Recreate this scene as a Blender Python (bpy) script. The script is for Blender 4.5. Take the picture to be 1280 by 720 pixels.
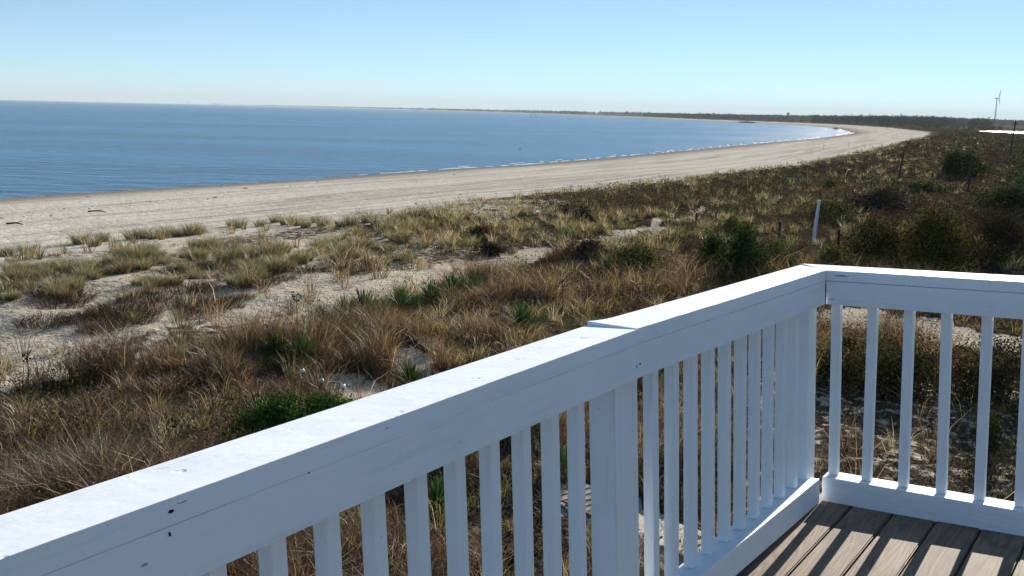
import bpy, bmesh, math, random
import numpy as np
from mathutils import Vector, Matrix

for o in list(bpy.data.objects):
    bpy.data.objects.remove(o, do_unlink=True)
random.seed(7)
RNG = np.random.default_rng(7)
SC = bpy.context.scene
COL = SC.collection

# ------------------------------------------------------------------ camera, sky, sun, exposure
F_PX, CX, CY = 1280.0, 640.0, 360.0          # focal length and centre in pixels of the 1280 x 720 photograph
PITCH, ROLL, EYE = 0.17104, 0.023196, 8.0
fwd = np.array([0, math.cos(PITCH), -math.sin(PITCH)])
r0 = np.array([1.0, 0, 0]); u0 = np.cross(r0, fwd)
cam_r = r0 * math.cos(ROLL) + u0 * math.sin(ROLL)
cam_u = -r0 * math.sin(ROLL) + u0 * math.cos(ROLL)
cam_data = bpy.data.cameras.new('camera')
cam_data.sensor_fit = 'HORIZONTAL'; cam_data.sensor_width = 36.0
cam_data.lens = 36.0 * F_PX / 1280.0
cam_data.clip_start = 0.05; cam_data.clip_end = 60000
cam = bpy.data.objects.new('camera', cam_data); COL.objects.link(cam)
m = Matrix(((cam_r[0], cam_u[0], -fwd[0], 0), (cam_r[1], cam_u[1], -fwd[1], 0), (cam_r[2], cam_u[2], -fwd[2], EYE), (0, 0, 0, 1)))
cam.matrix_world = m
SC.camera = cam
SC.render.resolution_x = 1024; SC.render.resolution_y = 576

SUN_EL, SUN_AZ = math.radians(22.0), math.radians(30.5)     # azimuth measured from +Y towards +X
world = bpy.data.worlds.new('World'); SC.world = world; world.use_nodes = True
wn, wl = world.node_tree.nodes, world.node_tree.links
bg = wn['Background']; bg.inputs['Strength'].default_value = 0.127
sky = wn.new('ShaderNodeTexSky'); sky.sky_type = 'NISHITA'; sky.sun_disc = False
sky.sun_elevation = SUN_EL; sky.sun_rotation = SUN_AZ
sky.altitude = 0; sky.air_density = 0.5; sky.dust_density = 0.0; sky.ozone_density = 4.0
tint = wn.new('ShaderNodeMix'); tint.data_type = 'RGBA'; tint.blend_type = 'MULTIPLY'; tint.inputs[0].default_value = 1.0
tint.inputs[7].default_value = (.86, .97, .925, 1)            # the camera's cool white balance
gm = wn.new('ShaderNodeGamma'); gm.inputs[1].default_value = 0.7; wl.new(sky.outputs[0], gm.inputs[0]); wl.new(gm.outputs[0], tint.inputs[6]); wl.new(tint.outputs[2], bg.inputs['Color'])
sv = Vector((math.sin(SUN_AZ) * math.cos(SUN_EL), math.cos(SUN_AZ) * math.cos(SUN_EL), math.sin(SUN_EL)))
sd_ = bpy.data.lights.new('sun', 'SUN'); sd_.energy = 4.3; sd_.angle = math.radians(0.5); sd_.color = (1.0, 0.91, 0.80)
sun = bpy.data.objects.new('sun', sd_); COL.objects.link(sun); sun.rotation_euler = sv.to_track_quat('Z', 'Y').to_euler()
sun.location = (40, 60, 60)
SC.view_settings.view_transform = 'Standard'; SC.view_settings.look = 'None'
SC.view_settings.exposure = 0.97; SC.view_settings.gamma = 1.0
SC.render.engine = 'CYCLES'
SC.cycles.max_bounces = 6; SC.cycles.transparent_max_bounces = 6; SC.cycles.volume_bounces = 0
HAZE = 0.000085

# ------------------------------------------------------------------ helpers
def tag(o, label=None, cat=None, group=None, kind=None):
    if label: o['label'] = label
    if cat: o['category'] = cat
    if group: o['group'] = group
    if kind: o['kind'] = kind
    return o

def empty(name, loc, rz=0.0):
    o = bpy.data.objects.new(name, None); COL.objects.link(o)
    o.location = loc; o.rotation_euler = (0, 0, rz); o.empty_display_size = 0.2
    return o

def link_mesh(name, me, mat, parent=None):
    o = bpy.data.objects.new(name, me); COL.objects.link(o)
    if mat: me.materials.append(mat)
    if parent: o.parent = parent
    return o

def np_mesh(name, V, T, cols=None, attrs=None, smooth=False):
    """mesh from numpy: V (n,3), T (m,k) with k 3 or 4, cols (n,3)"""
    me = bpy.data.meshes.new(name)
    V = np.ascontiguousarray(V, np.float32); T = np.ascontiguousarray(T, np.int32)
    k = T.shape[1]
    me.vertices.add(len(V)); me.vertices.foreach_set('co', V.ravel())
    me.loops.add(T.size); me.loops.foreach_set('vertex_index', T.ravel())
    me.polygons.add(len(T)); me.polygons.foreach_set('loop_start', np.arange(0, T.size, k, dtype=np.int32))
    me.polygons.foreach_set('loop_total', np.full(len(T), k, np.int32))
    if smooth: me.polygons.foreach_set('use_smooth', np.ones(len(T), bool))
    me.update(calc_edges=True)
    if cols is not None:
        a = me.color_attributes.new('tint', 'FLOAT_COLOR', 'POINT')
        a.data.foreach_set('color', np.concatenate([cols, np.ones((len(V), 1))], 1).astype(np.float32).ravel())
    for n, arr in (attrs or {}).items():
        a = me.attributes.new(n, 'FLOAT', 'POINT'); a.data.foreach_set('value', np.asarray(arr, np.float32))
    return me

def hash2(ix, iy, s=0):
    h = (ix.astype(np.int64) * 374761393 + iy.astype(np.int64) * 668265263 + s * 1442695041) & 0xffffffff
    h = ((h ^ (h >> 13)) * 1274126177) & 0xffffffff
    return ((h ^ (h >> 16)) & 0xffff) / 65535.0

def vnoise(x, y, s=0):
    x = np.asarray(x, float); y = np.asarray(y, float)
    ix, iy = np.floor(x), np.floor(y); fx, fy = x - ix, y - iy
    fx = fx * fx * (3 - 2 * fx); fy = fy * fy * (3 - 2 * fy)
    a, b = hash2(ix, iy, s), hash2(ix + 1, iy, s); c, d = hash2(ix, iy + 1, s), hash2(ix + 1, iy + 1, s)
    return (a + (b - a) * fx) * (1 - fy) + (c + (d - c) * fx) * fy

def fbm(x, y, s=0, o=4):
    t, amp, tot = 0, 1.0, 0
    for i in range(o):
        t = t + amp * vnoise(x * 2 ** i + 17.3 * i, y * 2 ** i - 9.1 * i, s + i); tot += amp; amp *= .5
    return t / tot

def sstep(a, b, x):
    t = np.clip((x - a) / (b - a), 0, 1); return t * t * (3 - 2 * t)

# ------------------------------------------------------------------ materials
def new_mat(name):
    mt = bpy.data.materials.new(name); mt.use_nodes = True
    nt = mt.node_tree; return mt, nt.nodes, nt.links, nt.nodes['Principled BSDF']

def noise(n, l, scale, detail=4, rough=.55, vec=None, dist=0):
    t = n.new('ShaderNodeTexNoise'); t.inputs['Scale'].default_value = scale
    t.inputs['Detail'].default_value = detail; t.inputs['Roughness'].default_value = rough; t.inputs['Distortion'].default_value = dist
    if vec: l.new(vec, t.inputs['Vector'])
    return t.outputs['Fac']

def ramp(n, l, fac, stops):
    r = n.new('ShaderNodeValToRGB'); l.new(fac, r.inputs[0]); e = r.color_ramp.elements
    while len(e) < len(stops): e.new(.5)
    for q, (p, c) in zip(e, stops): q.position = p; q.color = (*c, 1) if len(c) == 3 else c
    return r.outputs[0]

def mixc(n, l, fac, a, b, mode='MIX'):
    x = n.new('ShaderNodeMix'); x.data_type = 'RGBA'; x.blend_type = mode
    for s, v in ((0, fac), (6, a), (7, b)):
        if hasattr(v, 'links'): l.new(v, x.inputs[s])
        elif s == 0: x.inputs[0].default_value = v
        else: x.inputs[s].default_value = (*v, 1)
    return x.outputs[2]

def bump(n, l, h, strength, dist, base=None):
    b = n.new('ShaderNodeBump'); b.inputs['Strength'].default_value = strength; b.inputs['Distance'].default_value = dist
    l.new(h, b.inputs['Height'])
    if base: l.new(base, b.inputs['Normal'])
    return b.outputs[0]

def simple_mat(name, col, rough=.7, var=.15, scale=8, bstr=.2, bdist=.005):
    mt, n, l, p = new_mat(name)
    tc = n.new('ShaderNodeTexCoord').outputs['Object']
    f = noise(n, l, scale, 5, .6, tc)
    c = ramp(n, l, f, [(.3, tuple(x * (1 - var) for x in col)), (.7, tuple(min(1, x * (1 + var)) for x in col))])
    l.new(c, p.inputs['Base Color']); p.inputs['Roughness'].default_value = rough
    l.new(bump(n, l, noise(n, l, scale * 5, 4, .6, tc), bstr, bdist), p.inputs['Normal'])
    return mt

def leaf_mat(name, trans=.35, gloss=.06, col=None):
    mt, n, l, p = new_mat(name); n.remove(p)
    out = n['Material Output']
    if col is None:
        a = n.new('ShaderNodeVertexColor'); a.layer_name = 'tint'; c = a.outputs[0]
    else:
        g = n.new('ShaderNodeRGB'); g.outputs[0].default_value = (*col, 1); c = g.outputs[0]
    d = n.new('ShaderNodeBsdfDiffuse'); l.new(c, d.inputs[0])
    t = n.new('ShaderNodeBsdfTranslucent'); l.new(c, t.inputs[0])
    mx = n.new('ShaderNodeMixShader'); mx.inputs[0].default_value = trans
    l.new(d.outputs[0], mx.inputs[1]); l.new(t.outputs[0], mx.inputs[2])
    g = n.new('ShaderNodeBsdfGlossy'); g.inputs['Roughness'].default_value = .45; g.inputs[0].default_value = (.8, .8, .8, 1)
    m2 = n.new('ShaderNodeMixShader'); m2.inputs[0].default_value = gloss
    l.new(mx.outputs[0], m2.inputs[1]); l.new(g.outputs[0], m2.inputs[2]); l.new(m2.outputs[0], out.inputs[0])
    return mt

M_GRASS = leaf_mat('dry_grass', .42, .05)
M_LEAF = leaf_mat('shrub_leaf', .20, .0)
M_YUCCA = leaf_mat('sword_leaf', .22, .04)
M_TWIG = leaf_mat('dead_twig', .12, .0)
M_BARK = simple_mat('weathered_bark', (.10, .08, .065), .9, .3, 12, .5, .01)
M_DARKPOST = simple_mat('dark_weathered_post', (.016, .013, .011), .9, .3, 10, .5, .01)
M_PIPE = simple_mat('white_plastic_pipe', (.62, .66, .70), .4, .04, 3, .02, .001)
M_BLACK = simple_mat('black_plastic', (.02, .02, .022), .5, .1, 4, .05, .001)

# white painted timber
def paint_mat(nm, rot, scale):
    mt, n, l, p = new_mat(nm)
    tc = n.new('ShaderNodeTexCoord').outputs['Object']
    mp = n.new('ShaderNodeMapping'); mp.inputs['Rotation'].default_value = (0, 0, rot); mp.inputs['Scale'].default_value = scale; l.new(tc, mp.inputs[0])
    # Mapping rotates after scaling, so turn first with a second node
    m0 = n.new('ShaderNodeMapping'); m0.inputs['Rotation'].default_value = (0, 0, rot); l.new(tc, m0.inputs[0])
    mp.inputs['Rotation'].default_value = (0, 0, 0); l.new(m0.outputs[0], mp.inputs[0])
    streak = noise(n, l, 1.0, 4, .6, mp.outputs[0], .3)
    dirt = noise(n, l, 2.3, 6, .65, tc)
    c = ramp(n, l, dirt, [(.25, (.73, .81, .84)), (.5, (.81, .855, .90)), (.8, (.84, .88, .915))])
    c = mixc(n, l, ramp(n, l, streak, [(.28, (.35, .35, .35)), (.46, (0, 0, 0))]), c, (.60, .66, .68))
    sp = noise(n, l, 95, 3, .6, tc)
    c = mixc(n, l, ramp(n, l, sp, [(.70, (0, 0, 0)), (.76, (.6, .6, .6))]), c, (.38, .37, .34))
    c = mixc(n, l, ramp(n, l, noise(n, l, 7, 7, .75, tc), [(.66, (0, 0, 0)), (.74, (.45, .45, .45))]), c, (.50, .52, .50))
    l.new(c, p.inputs['Base Color']); p.inputs['Roughness'].default_value = .5
    p.inputs['Specular IOR Level'].default_value = .3
    b1 = bump(n, l, noise(n, l, 5, 3, .5, tc), .3, .02)
    b1 = bump(n, l, streak, .55, .0022, b1)
    b2 = bump(n, l, noise(n, l, 60, 5, .6, tc), .45, .0014, b1)
    v = noise(n, l, 22, 2, .5, tc)
    b3 = bump(n, l, ramp(n, l, v, [(.22, (0, 0, 0)), (.30, (1, 1, 1))]), .6, .003, b2)
    l.new(b3, p.inputs['Normal'])
    return mt
PL = paint_mat('white_paint_left_run', math.radians(34), (90, 2.2, 90))
PR = paint_mat('white_paint_right_run', math.radians(34), (2.2, 90, 90))
PV = paint_mat('white_paint_upright', 0, (90, 90, 2.2))
M_BAREWOOD = simple_mat('bare_grey_wood_chip', (.33, .36, .37), .9, .3, 90, .4, .002)
M_NAILHOLE = simple_mat('dark_knot_hole', (.012, .011, .010), .9, .2, 60, .3, .001)

def board_mat():
    mt, n, l, p = new_mat('weathered_deck_board')
    at = n.new('ShaderNodeAttribute'); at.attribute_name = 'grain'; gv = at.outputs['Vector']
    # grain: long ellipses along the board (x across, y along), stretched 12:1
    mp = n.new('ShaderNodeMapping'); mp.inputs['Scale'].default_value = (9, .8, 1); l.new(gv, mp.inputs[0])
    big = noise(n, l, 1.0, 3, .55, mp.outputs[0], .6)
    ml = n.new('ShaderNodeMath'); ml.operation = 'MULTIPLY'; ml.inputs[1].default_value = 34; l.new(big, ml.inputs[0])
    fr = n.new('ShaderNodeMath'); fr.operation = 'PINGPONG'; fr.inputs[1].default_value = 1.0; l.new(ml.outputs[0], fr.inputs[0])
    mp2 = n.new('ShaderNodeMapping'); mp2.inputs['Scale'].default_value = (220, 9, 1); l.new(gv, mp2.inputs[0])
    fib = noise(n, l, 1.0, 4, .6, mp2.outputs[0])
    mp3 = n.new('ShaderNodeMapping'); mp3.inputs['Scale'].default_value = (5, 2.2, 1); l.new(gv, mp3.inputs[0])
    blot = noise(n, l, 1.0, 5, .6, mp3.outputs[0])
    c1 = ramp(n, l, fr.outputs[0], [(0.0, (.05, .033, .02)), (.25, (.14, .095, .06)), (.9, (.28, .19, .115))])
    c2 = mixc(n, l, .35, c1, ramp(n, l, fib, [(.3, (.07, .05, .033)), (.7, (.30, .22, .142))]))
    c3 = mixc(n, l, .4, c2, ramp(n, l, blot, [(.3, (.09, .068, .05)), (.65, (.29, .23, .16))]), 'MIX')
    fleck = ramp(n, l, noise(n, l, 1.0, 3, .7, (lambda q: (setattr(q.inputs['Scale'], 'default_value', (60, 25, 1)), l.new(gv, q.inputs[0]), q.outputs[0])[2])(n.new('ShaderNodeMapping'))), [(.69, (0, 0, 0)), (.72, (1, 1, 1))])
    c4 = mixc(n, l, fleck, c3, (.62, .62, .60))
    l.new(c4, p.inputs['Base Color']); p.inputs['Roughness'].default_value = .75
    b = bump(n, l, fr.outputs[0], .35, .0025)
    l.new(bump(n, l, fib, .5, .002, b), p.inputs['Normal'])
    return mt
M_BOARD = board_mat()

def ground_mat():
    mt, n, l, p = new_mat('sand_and_litter')
    geo = n.new('ShaderNodeNewGeometry').outputs['Position']
    def at(nm):
        a = n.new('ShaderNodeAttribute'); a.attribute_name = nm; return a.outputs['Fac']
    veg, sdv, bch = at('veg'), at('shore'), at('beach')
    f1 = noise(n, l, .35, 5, .6, geo); f2 = noise(n, l, 3.0, 6, .65, geo); f3 = noise(n, l, 24, 4, .6, geo)
    sand = ramp(n, l, f1, [(.3, (.53, .50, .425)), (.7, (.62, .59, .515))])
    sand = mixc(n, l, ramp(n, l, f3, [(.35, (.35, .35, .35)), (.6, (0, 0, 0))]), sand, (.33, .275, .21))
    sand = mixc(n, l, bch, mixc(n, l, 1.0, sand, (.84, .80, .74), 'MULTIPLY'), sand)      # dune sand is yellower than the washed beach
    # wet sand by the water, wrack lines running along the shore
    wet = n.new('ShaderNodeMapRange'); l.new(sdv, wet.inputs[0])
    for i, v in ((1, 0), (2, 15), (3, .95), (4, 0)): wet.inputs[i].default_value = v
    sand = mixc(n, l, wet.outputs[0], sand, (.20, .17, .13))
    cb = n.new('ShaderNodeCombineXYZ'); l.new(sdv, cb.inputs[0])
    sx = n.new('ShaderNodeSeparateXYZ'); l.new(geo, sx.inputs[0])
    yy = n.new('ShaderNodeMath'); yy.operation = 'MULTIPLY'; yy.inputs[1].default_value = .05; l.new(sx.outputs[1], yy.inputs[0]); l.new(yy.outputs[0], cb.inputs[1])
    bands = noise(n, l, .33, 5, .65, cb.outputs[0])
    bm_ = ramp(n, l, bands, [(.50, (0, 0, 0)), (.59, (.6, .6, .6)), (.63, (.0, .0, .0))])
    bmx = mixc(n, l, 1.0, bm_, bch, 'MULTIPLY')
    sand = mixc(n, l, bmx, sand, (.26, .225, .18))
    mr = n.new('ShaderNodeMapRange'); l.new(sdv, mr.inputs[0]); mr.inputs[2].default_value = 50
    ad = n.new('ShaderNodeMath'); ad.operation = 'MULTIPLY_ADD'; ad.inputs[1].default_value = .05; l.new(noise(n, l, .03, 2, .5, geo), ad.inputs[0]); l.new(mr.outputs[0], ad.inputs[2])
    st = [(0, (0, 0, 0))]
    for q, wd in ((.40, .005), (.436, .005), (.53, .004), (.565, .004), (.64, .006), (.70, .005), (.735, .005)):
        st += [(q - wd * 1.6, (0, 0, 0)), (q, (.75, .75, .75)), (q + wd * 1.6, (0, 0, 0))]
    tr = mixc(n, l, 1.0, ramp(n, l, ad.outputs[0], st), ramp(n, l, noise(n, l, .5, 5, .7, geo), [(.35, (.1, .1, .1)), (.6, (1, 1, 1))]), 'MULTIPLY')
    tr = mixc(n, l, 1.0, tr, bch, 'MULTIPLY')
    sand = mixc(n, l, tr, sand, (.24, .22, .18))
    # plant litter between the plants
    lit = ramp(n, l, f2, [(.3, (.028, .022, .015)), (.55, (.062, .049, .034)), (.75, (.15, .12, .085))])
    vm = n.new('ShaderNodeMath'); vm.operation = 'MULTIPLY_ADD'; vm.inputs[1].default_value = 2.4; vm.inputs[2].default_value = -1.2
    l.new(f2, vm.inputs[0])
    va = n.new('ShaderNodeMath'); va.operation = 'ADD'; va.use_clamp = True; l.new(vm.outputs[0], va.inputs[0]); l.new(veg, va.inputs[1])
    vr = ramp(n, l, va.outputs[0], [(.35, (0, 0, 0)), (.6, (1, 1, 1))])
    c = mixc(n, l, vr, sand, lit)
    l.new(c, p.inputs['Base Color']); p.inputs['Roughness'].default_value = 1.0; p.inputs['Specular IOR Level'].default_value = 0.0
    b = bump(n, l, noise(n, l, 1.1, 5, .65, geo), .55, .35)
    b = bump(n, l, noise(n, l, 2.6, 3, .6, geo), .6, .14, b)
    b = bump(n, l, noise(n, l, 7, 4, .6, geo), .5, .05, b)
    l.new(b, p.inputs['Normal'])
    return mt
M_GROUND = ground_mat()

def water_mat(name, deep, rough, waves):
    mt, n, l, p = new_mat(name)
    geo = n.new('ShaderNodeNewGeometry').outputs['Position']
    p.inputs['Roughness'].default_value = rough; p.inputs['IOR'].default_value = 1.333
    mp = n.new('ShaderNodeMapping'); mp.inputs['Scale'].default_value = (.8, 1.6, 1); mp.inputs['Rotation'].default_value = (0, 0, .45); l.new(geo, mp.inputs[0])
    mp2 = n.new('ShaderNodeMapping'); mp2.inputs['Scale'].default_value = (.004, .018, 1); mp2.inputs['Rotation'].default_value = (0, 0, .12); l.new(geo, mp2.inputs[0])
    gust = noise(n, l, 1.0, 6, .6, mp2.outputs[0])
    l.new(ramp(n, l, gust, [(.35, tuple(x * .55 for x in deep)), (.65, tuple(x * 1.45 for x in deep))]), p.inputs['Base Color'])
    b = bump(n, l, noise(n, l, .22, 4, .6, mp.outputs[0]), waves, 1.2)
    b = bump(n, l, noise(n, l, 1.3, 4, .6, mp.outputs[0]), waves, .28, b)
    l.new(b, p.inputs['Normal'])
    return mt
M_SEA = water_mat('sea_water', (.018, .12, .235), .22, 1.0)
M_POND = water_mat('still_marsh_water', (.03, .05, .06), .25, .4)

# ------------------------------------------------------------------ terrain
SHORE = np.array([(-130, -60), (-85, 8), (-63, 45), (-42, 84), (-38, 91), (-33, 99), (-22, 116), (-9, 140), (2, 157), (25, 206), (53, 268), (81, 331),
                  (118, 410), (158, 505), (196, 600), (228, 720), (268, 860), (296, 1019), (318, 1180), (322, 1300), (312, 1419), (290, 1560), (272, 1700),
                  (270, 2000), (255, 2374), (190, 3100), (90, 4000), (-60, 4900), (-500, 6300), (-1200, 8400), (-1952, 10340), (-6000, 18500), (-9500, 24000)], float)
LAND = np.concatenate([SHORE, [(0, 34000), (40000, 34000), (40000, -40000), (-600, -40000)]])

def inside(px, py, poly):
    r = np.zeros(px.shape, bool); n = len(poly)
    for i in range(n):
        x0, y0 = poly[i]; x1, y1 = poly[(i + 1) % n]
        if y0 == y1: continue
        c = ((y0 > py) != (y1 > py)) & (px < (x1 - x0) * (py - y0) / (y1 - y0) + x0); r ^= c
    return r

def shore_dist(x, y):
    d = np.full(x.shape, 1e9)
    for (x0, y0), (x1, y1) in zip(SHORE[:-1], SHORE[1:]):
        dx, dy = x1 - x0, y1 - y0
        t = np.clip(((x - x0) * dx + (y - y0) * dy) / (dx * dx + dy * dy), 0, 1)
        d = np.minimum(d, np.hypot(x - x0 - t * dx, y - y0 - t * dy))
    d = d + .8 * (fbm(x * .06, y * .06, 5, 2) - .5) * 2
    return np.where(inside(x, y, LAND), d, -d)

def ground(x, y, want_sd=False):
    x = np.asarray(x, float); y = np.asarray(y, float)
    sd = shore_dist(x, y); r = np.hypot(x, y)
    z = np.where(sd < 0, np.maximum(-1.5, sd * .06), 0)
    z = z + np.where(sd > 0, .85 * sstep(0, 14, sd) + .55 * sstep(10, 38, sd), 0)
    dune = sstep(36, 46, sd)
    z = z + dune * (.75 + .75 * (fbm(x * .09, y * .09, 11, 3) - .45) * np.clip(1 - r / 500, .3, 1) + .35 * (fbm(x * .4, y * .4, 12, 2) - .5))
    z = z + dune * .34 * (fbm(x * .55 + 7, y * .55, 14, 2) - .5) * np.clip(1.3 - r / 90, 0, 1)
    z = z + .14 * (fbm(x * .12, y * .12, 21, 2) - .5) * sstep(4, 14, sd)
    # wooded rising ground behind the bay
    hd = np.degrees(np.arctan2(x, y))
    far = sstep(1700, 3400, r) * sstep(60, 400, sd)
    prof = np.interp(hd, [-40, -20, -10, 0, 5, 9, 14, 19, 22, 24.5, 27, 32], [3, 4, 3.5, 2.8, 2.6, 3, 5.2, 9.5, 10, 8, 5, 3])
    z = z + far * (prof - 2) * (.92 + .16 * fbm(hd * .9, r * .0006, 31, 3))
    return (z, sd) if want_sd else z

def project(P):
    d = P - np.array([0, 0, EYE]); zc = d @ fwd
    zc = np.where(zc < .2, .2, zc)
    return CX + F_PX * (d @ cam_r) / zc, CY - F_PX * (d @ cam_u) / zc

def at(u, v):
    """the point of the ground seen at pixel (u, v) of the photograph"""
    d = fwd + cam_r * (u - CX) / F_PX - cam_u * (v - CY) / F_PX
    E = np.array([0, 0, EYE]); ts = 3.0 * 1.015 ** np.arange(0, 640)
    for _ in range(3):
        P = E + ts[:, None] * d; k = np.nonzero(P[:, 2] < ground(P[:, 0], P[:, 1]))[0]
        i = max(1, int(k[0])) if len(k) else len(ts) - 1
        ts = np.linspace(ts[i - 1], ts[i], 24)
    P = E + d * ts[-1] if not len(k) else E + d * ts[12]
    return Vector(P)

# where sand lies open and where plants grow (outlines of real patches on the ground)
SANDS = [np.array(p, float) for p in (
    [(-300, 400), (0, 396), (100, 388), (190, 374), (330, 372), (410, 352), (520, 338), (610, 326), (640, 318), (560, 350), (450, 376), (380, 382), (340, 392), (230, 402), (150, 428), (60, 442), (-300, 480)],
    [(60, 352), (150, 338), (230, 330), (225, 345), (120, 362), (50, 366)],
    [(600, 330), (700, 306), (800, 286), (862, 268), (880, 262), (870, 270), (790, 298), (690, 318), (610, 340)],
    [(480, 440), (515, 436), (548, 454), (550, 470), (505, 466)],
    [(405, 466), (450, 468), (500, 486), (520, 500), (470, 520), (430, 500)],
    [(1000, 392), (1060, 390), (1150, 400), (1220, 412), (1290, 425), (1500, 450), (1500, 478), (1290, 446), (1180, 432), (1120, 418), (1060, 410), (1000, 404)],
    [(690, 600), (760, 610), (900, 680), (930, 730), (860, 730), (760, 660), (700, 640)],
)]
MIXED = np.array([(435, 292), (500, 268), (560, 256), (640, 240), (720, 232), (760, 290), (640, 318), (520, 335), (430, 345), (390, 318)], float)
LIMIT_BROWN = np.array([(-400, 500), (-100, 500), (0, 492), (150, 462), (250, 438), (340, 416), (450, 402), (520, 374), (600, 348), (700, 320), (760, 305), (1300, 300), (1300, 760), (-400, 760)], float)

def in_sand(u, v, x, y):
    s = np.zeros(u.shape, bool)
    # ragged edges
    uu = u + 26 * (fbm(x * .5, y * .5, 41, 3) - .5) * 2; vv = v + 12 * (fbm(x * .5 + 50, y * .5, 42, 3) - .5) * 2
    for p in SANDS: s |= inside(uu, vv, p)
    return s

def veg_at(x, y, z, sd):
    """how much plant litter covers the ground at a point, 0 to 1"""
    P = np.stack([x, y, z], -1); u, v = project(P)
    fr = (P @ fwd) > 1
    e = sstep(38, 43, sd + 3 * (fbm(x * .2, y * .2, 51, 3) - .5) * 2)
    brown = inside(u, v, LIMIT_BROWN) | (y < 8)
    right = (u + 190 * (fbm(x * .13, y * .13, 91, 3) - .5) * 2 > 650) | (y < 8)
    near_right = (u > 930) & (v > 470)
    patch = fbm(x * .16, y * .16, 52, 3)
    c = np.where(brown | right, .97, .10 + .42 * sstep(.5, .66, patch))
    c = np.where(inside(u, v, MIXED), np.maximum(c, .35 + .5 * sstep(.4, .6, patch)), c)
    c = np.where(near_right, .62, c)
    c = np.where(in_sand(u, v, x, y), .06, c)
    return np.clip(c * e, 0, 1), u, v, brown, right, near_right

ang_in = np.radians(np.linspace(-33, 36, 760)); ang_out = np.radians(np.linspace(36, 327, 170)[1:-1])
ANG = np.concatenate([ang_in, ang_out])
RAD = np.concatenate([[.6, 2, 4, 6, 7.5], 9 * 1.0155 ** np.arange(0, 530)])
RAD = RAD[RAD < 19500]
aa, rr = np.meshgrid(ANG, RAD)
X, Y = rr * np.sin(aa), rr * np.cos(aa)
Z, SD = ground(X.ravel(), Y.ravel(), True)
Xf, Yf = X.ravel(), Y.ravel()
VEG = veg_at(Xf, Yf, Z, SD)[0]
na, nr = len(ANG), len(RAD)
idx = np.arange(na * nr).reshape(nr, na)
a0 = idx[:-1, :]; a1 = np.roll(idx, -1, 1)[:-1, :]; b0 = idx[1:, :]; b1 = np.roll(idx, -1, 1)[1:, :]
T = np.stack([a0, b0, b1, a1], -1).reshape(-1, 4)[:, ::-1]
V = np.stack([Xf, Yf, Z], -1)
V = np.concatenate([V, [[0, 0, float(Z[:na].mean())]]])
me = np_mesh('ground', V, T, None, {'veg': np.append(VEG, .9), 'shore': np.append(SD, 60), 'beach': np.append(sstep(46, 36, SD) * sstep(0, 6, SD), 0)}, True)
g_obj = link_mesh('ground', me, M_GROUND); tag(g_obj, kind='structure')

# sea: a disc of rings reaching the horizon
def disc(name, z, rads, nseg, mat):
    th = np.linspace(0, 2 * np.pi, nseg, endpoint=False)
    Vv = [np.zeros((1, 3))]; Tt = []
    for k, r in enumerate(rads):
        Vv.append(np.stack([r * np.sin(th), r * np.cos(th), np.zeros(nseg)], -1))
    Vv = np.concatenate(Vv); Vv[:, 2] = z
    j = np.arange(nseg); j2 = (j + 1) % nseg
    tri = np.stack([np.zeros(nseg, int), 1 + j, 1 + j2], -1)
    for k in range(len(rads) - 1):
        a = 1 + k * nseg; b = a + nseg
        tri = np.concatenate([tri, np.stack([a + j, b + j, b + j2], -1), np.stack([a + j, b + j2, a + j2], -1)])
    o = link_mesh(name, np_mesh(name, Vv, tri[:, ::-1]), mat); tag(o, kind='structure'); return o
disc('sea', 0.0, [60, 200, 700, 2500, 8000, 19400], 96, M_SEA)

# surf: broken line of foam lying where the water meets the sand
M_FOAM = simple_mat('sea_foam', (.80, .82, .83), .8, .08, 3, .5, .05)
def surf():
    pts = []
    for (x0, y0), (x1, y1) in zip(SHORE[1:-12], SHORE[2:-11]):
        L = math.hypot(x1 - x0, y1 - y0); n = max(2, int(L / (.6 if y0 < 500 else 2.5)))
        for k in range(n): pts.append((x0 + (x1 - x0) * k / n, y0 + (y1 - y0) * k / n, (x1 - x0) / L, (y1 - y0) / L))
    A = np.array(pts); x, y, tx, ty = A.T
    s = np.arange(len(A)) * 1.0
    nx, ny = ty, -tx                      # towards land
    jit = .8 * (fbm(x * .06, y * .06, 5, 2) - .5) * 2
    VV, TT = [], []
    for row, (off, wd, sc, thr) in enumerate(((-.3, .75, 1.0, .46), (-2.6, .4, .7, .60))):
        w = wd * np.clip((fbm(x * .6 * sc, y * .6 * sc, 60 + row, 3) - thr) * 5, 0, 1) * np.interp(y, [60, 110, 140, 330, 600, 900], [.0, .0, .16, .34, .6, .5])
        c = -jit + off + .7 * (fbm(x * .05, y * .05, 70 + row, 2) - .5)
        i0 = len(VV) * 0
        L_ = np.stack([x + nx * (c + w), y + ny * (c + w), np.full(len(A), .03 + 0.002 * row)], -1)
        M_ = np.stack([x + nx * c, y + ny * c, np.full(len(A), .05) + .22 * w], -1)
        R_ = np.stack([x + nx * (c - w * .8), y + ny * (c - w * .8), np.full(len(A), .02)], -1)
        base = sum(len(q) for q in VV); n = len(A)
        VV.append(np.concatenate([L_, M_, R_]))
        j = np.arange(n - 1)[(w[:-1] > .02) | (w[1:] > .02)]
        TT.append(np.concatenate([np.stack([base + j, base + j + 1, base + n + j + 1, base + n + j], -1), np.stack([base + n + j, base + n + j + 1, base + 2 * n + j + 1, base + 2 * n + j], -1)]))
    o = link_mesh('surf_foam', np_mesh('surf_foam', np.concatenate(VV), np.concatenate(TT)), M_FOAM); tag(o, kind='structure')
surf()

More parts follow.
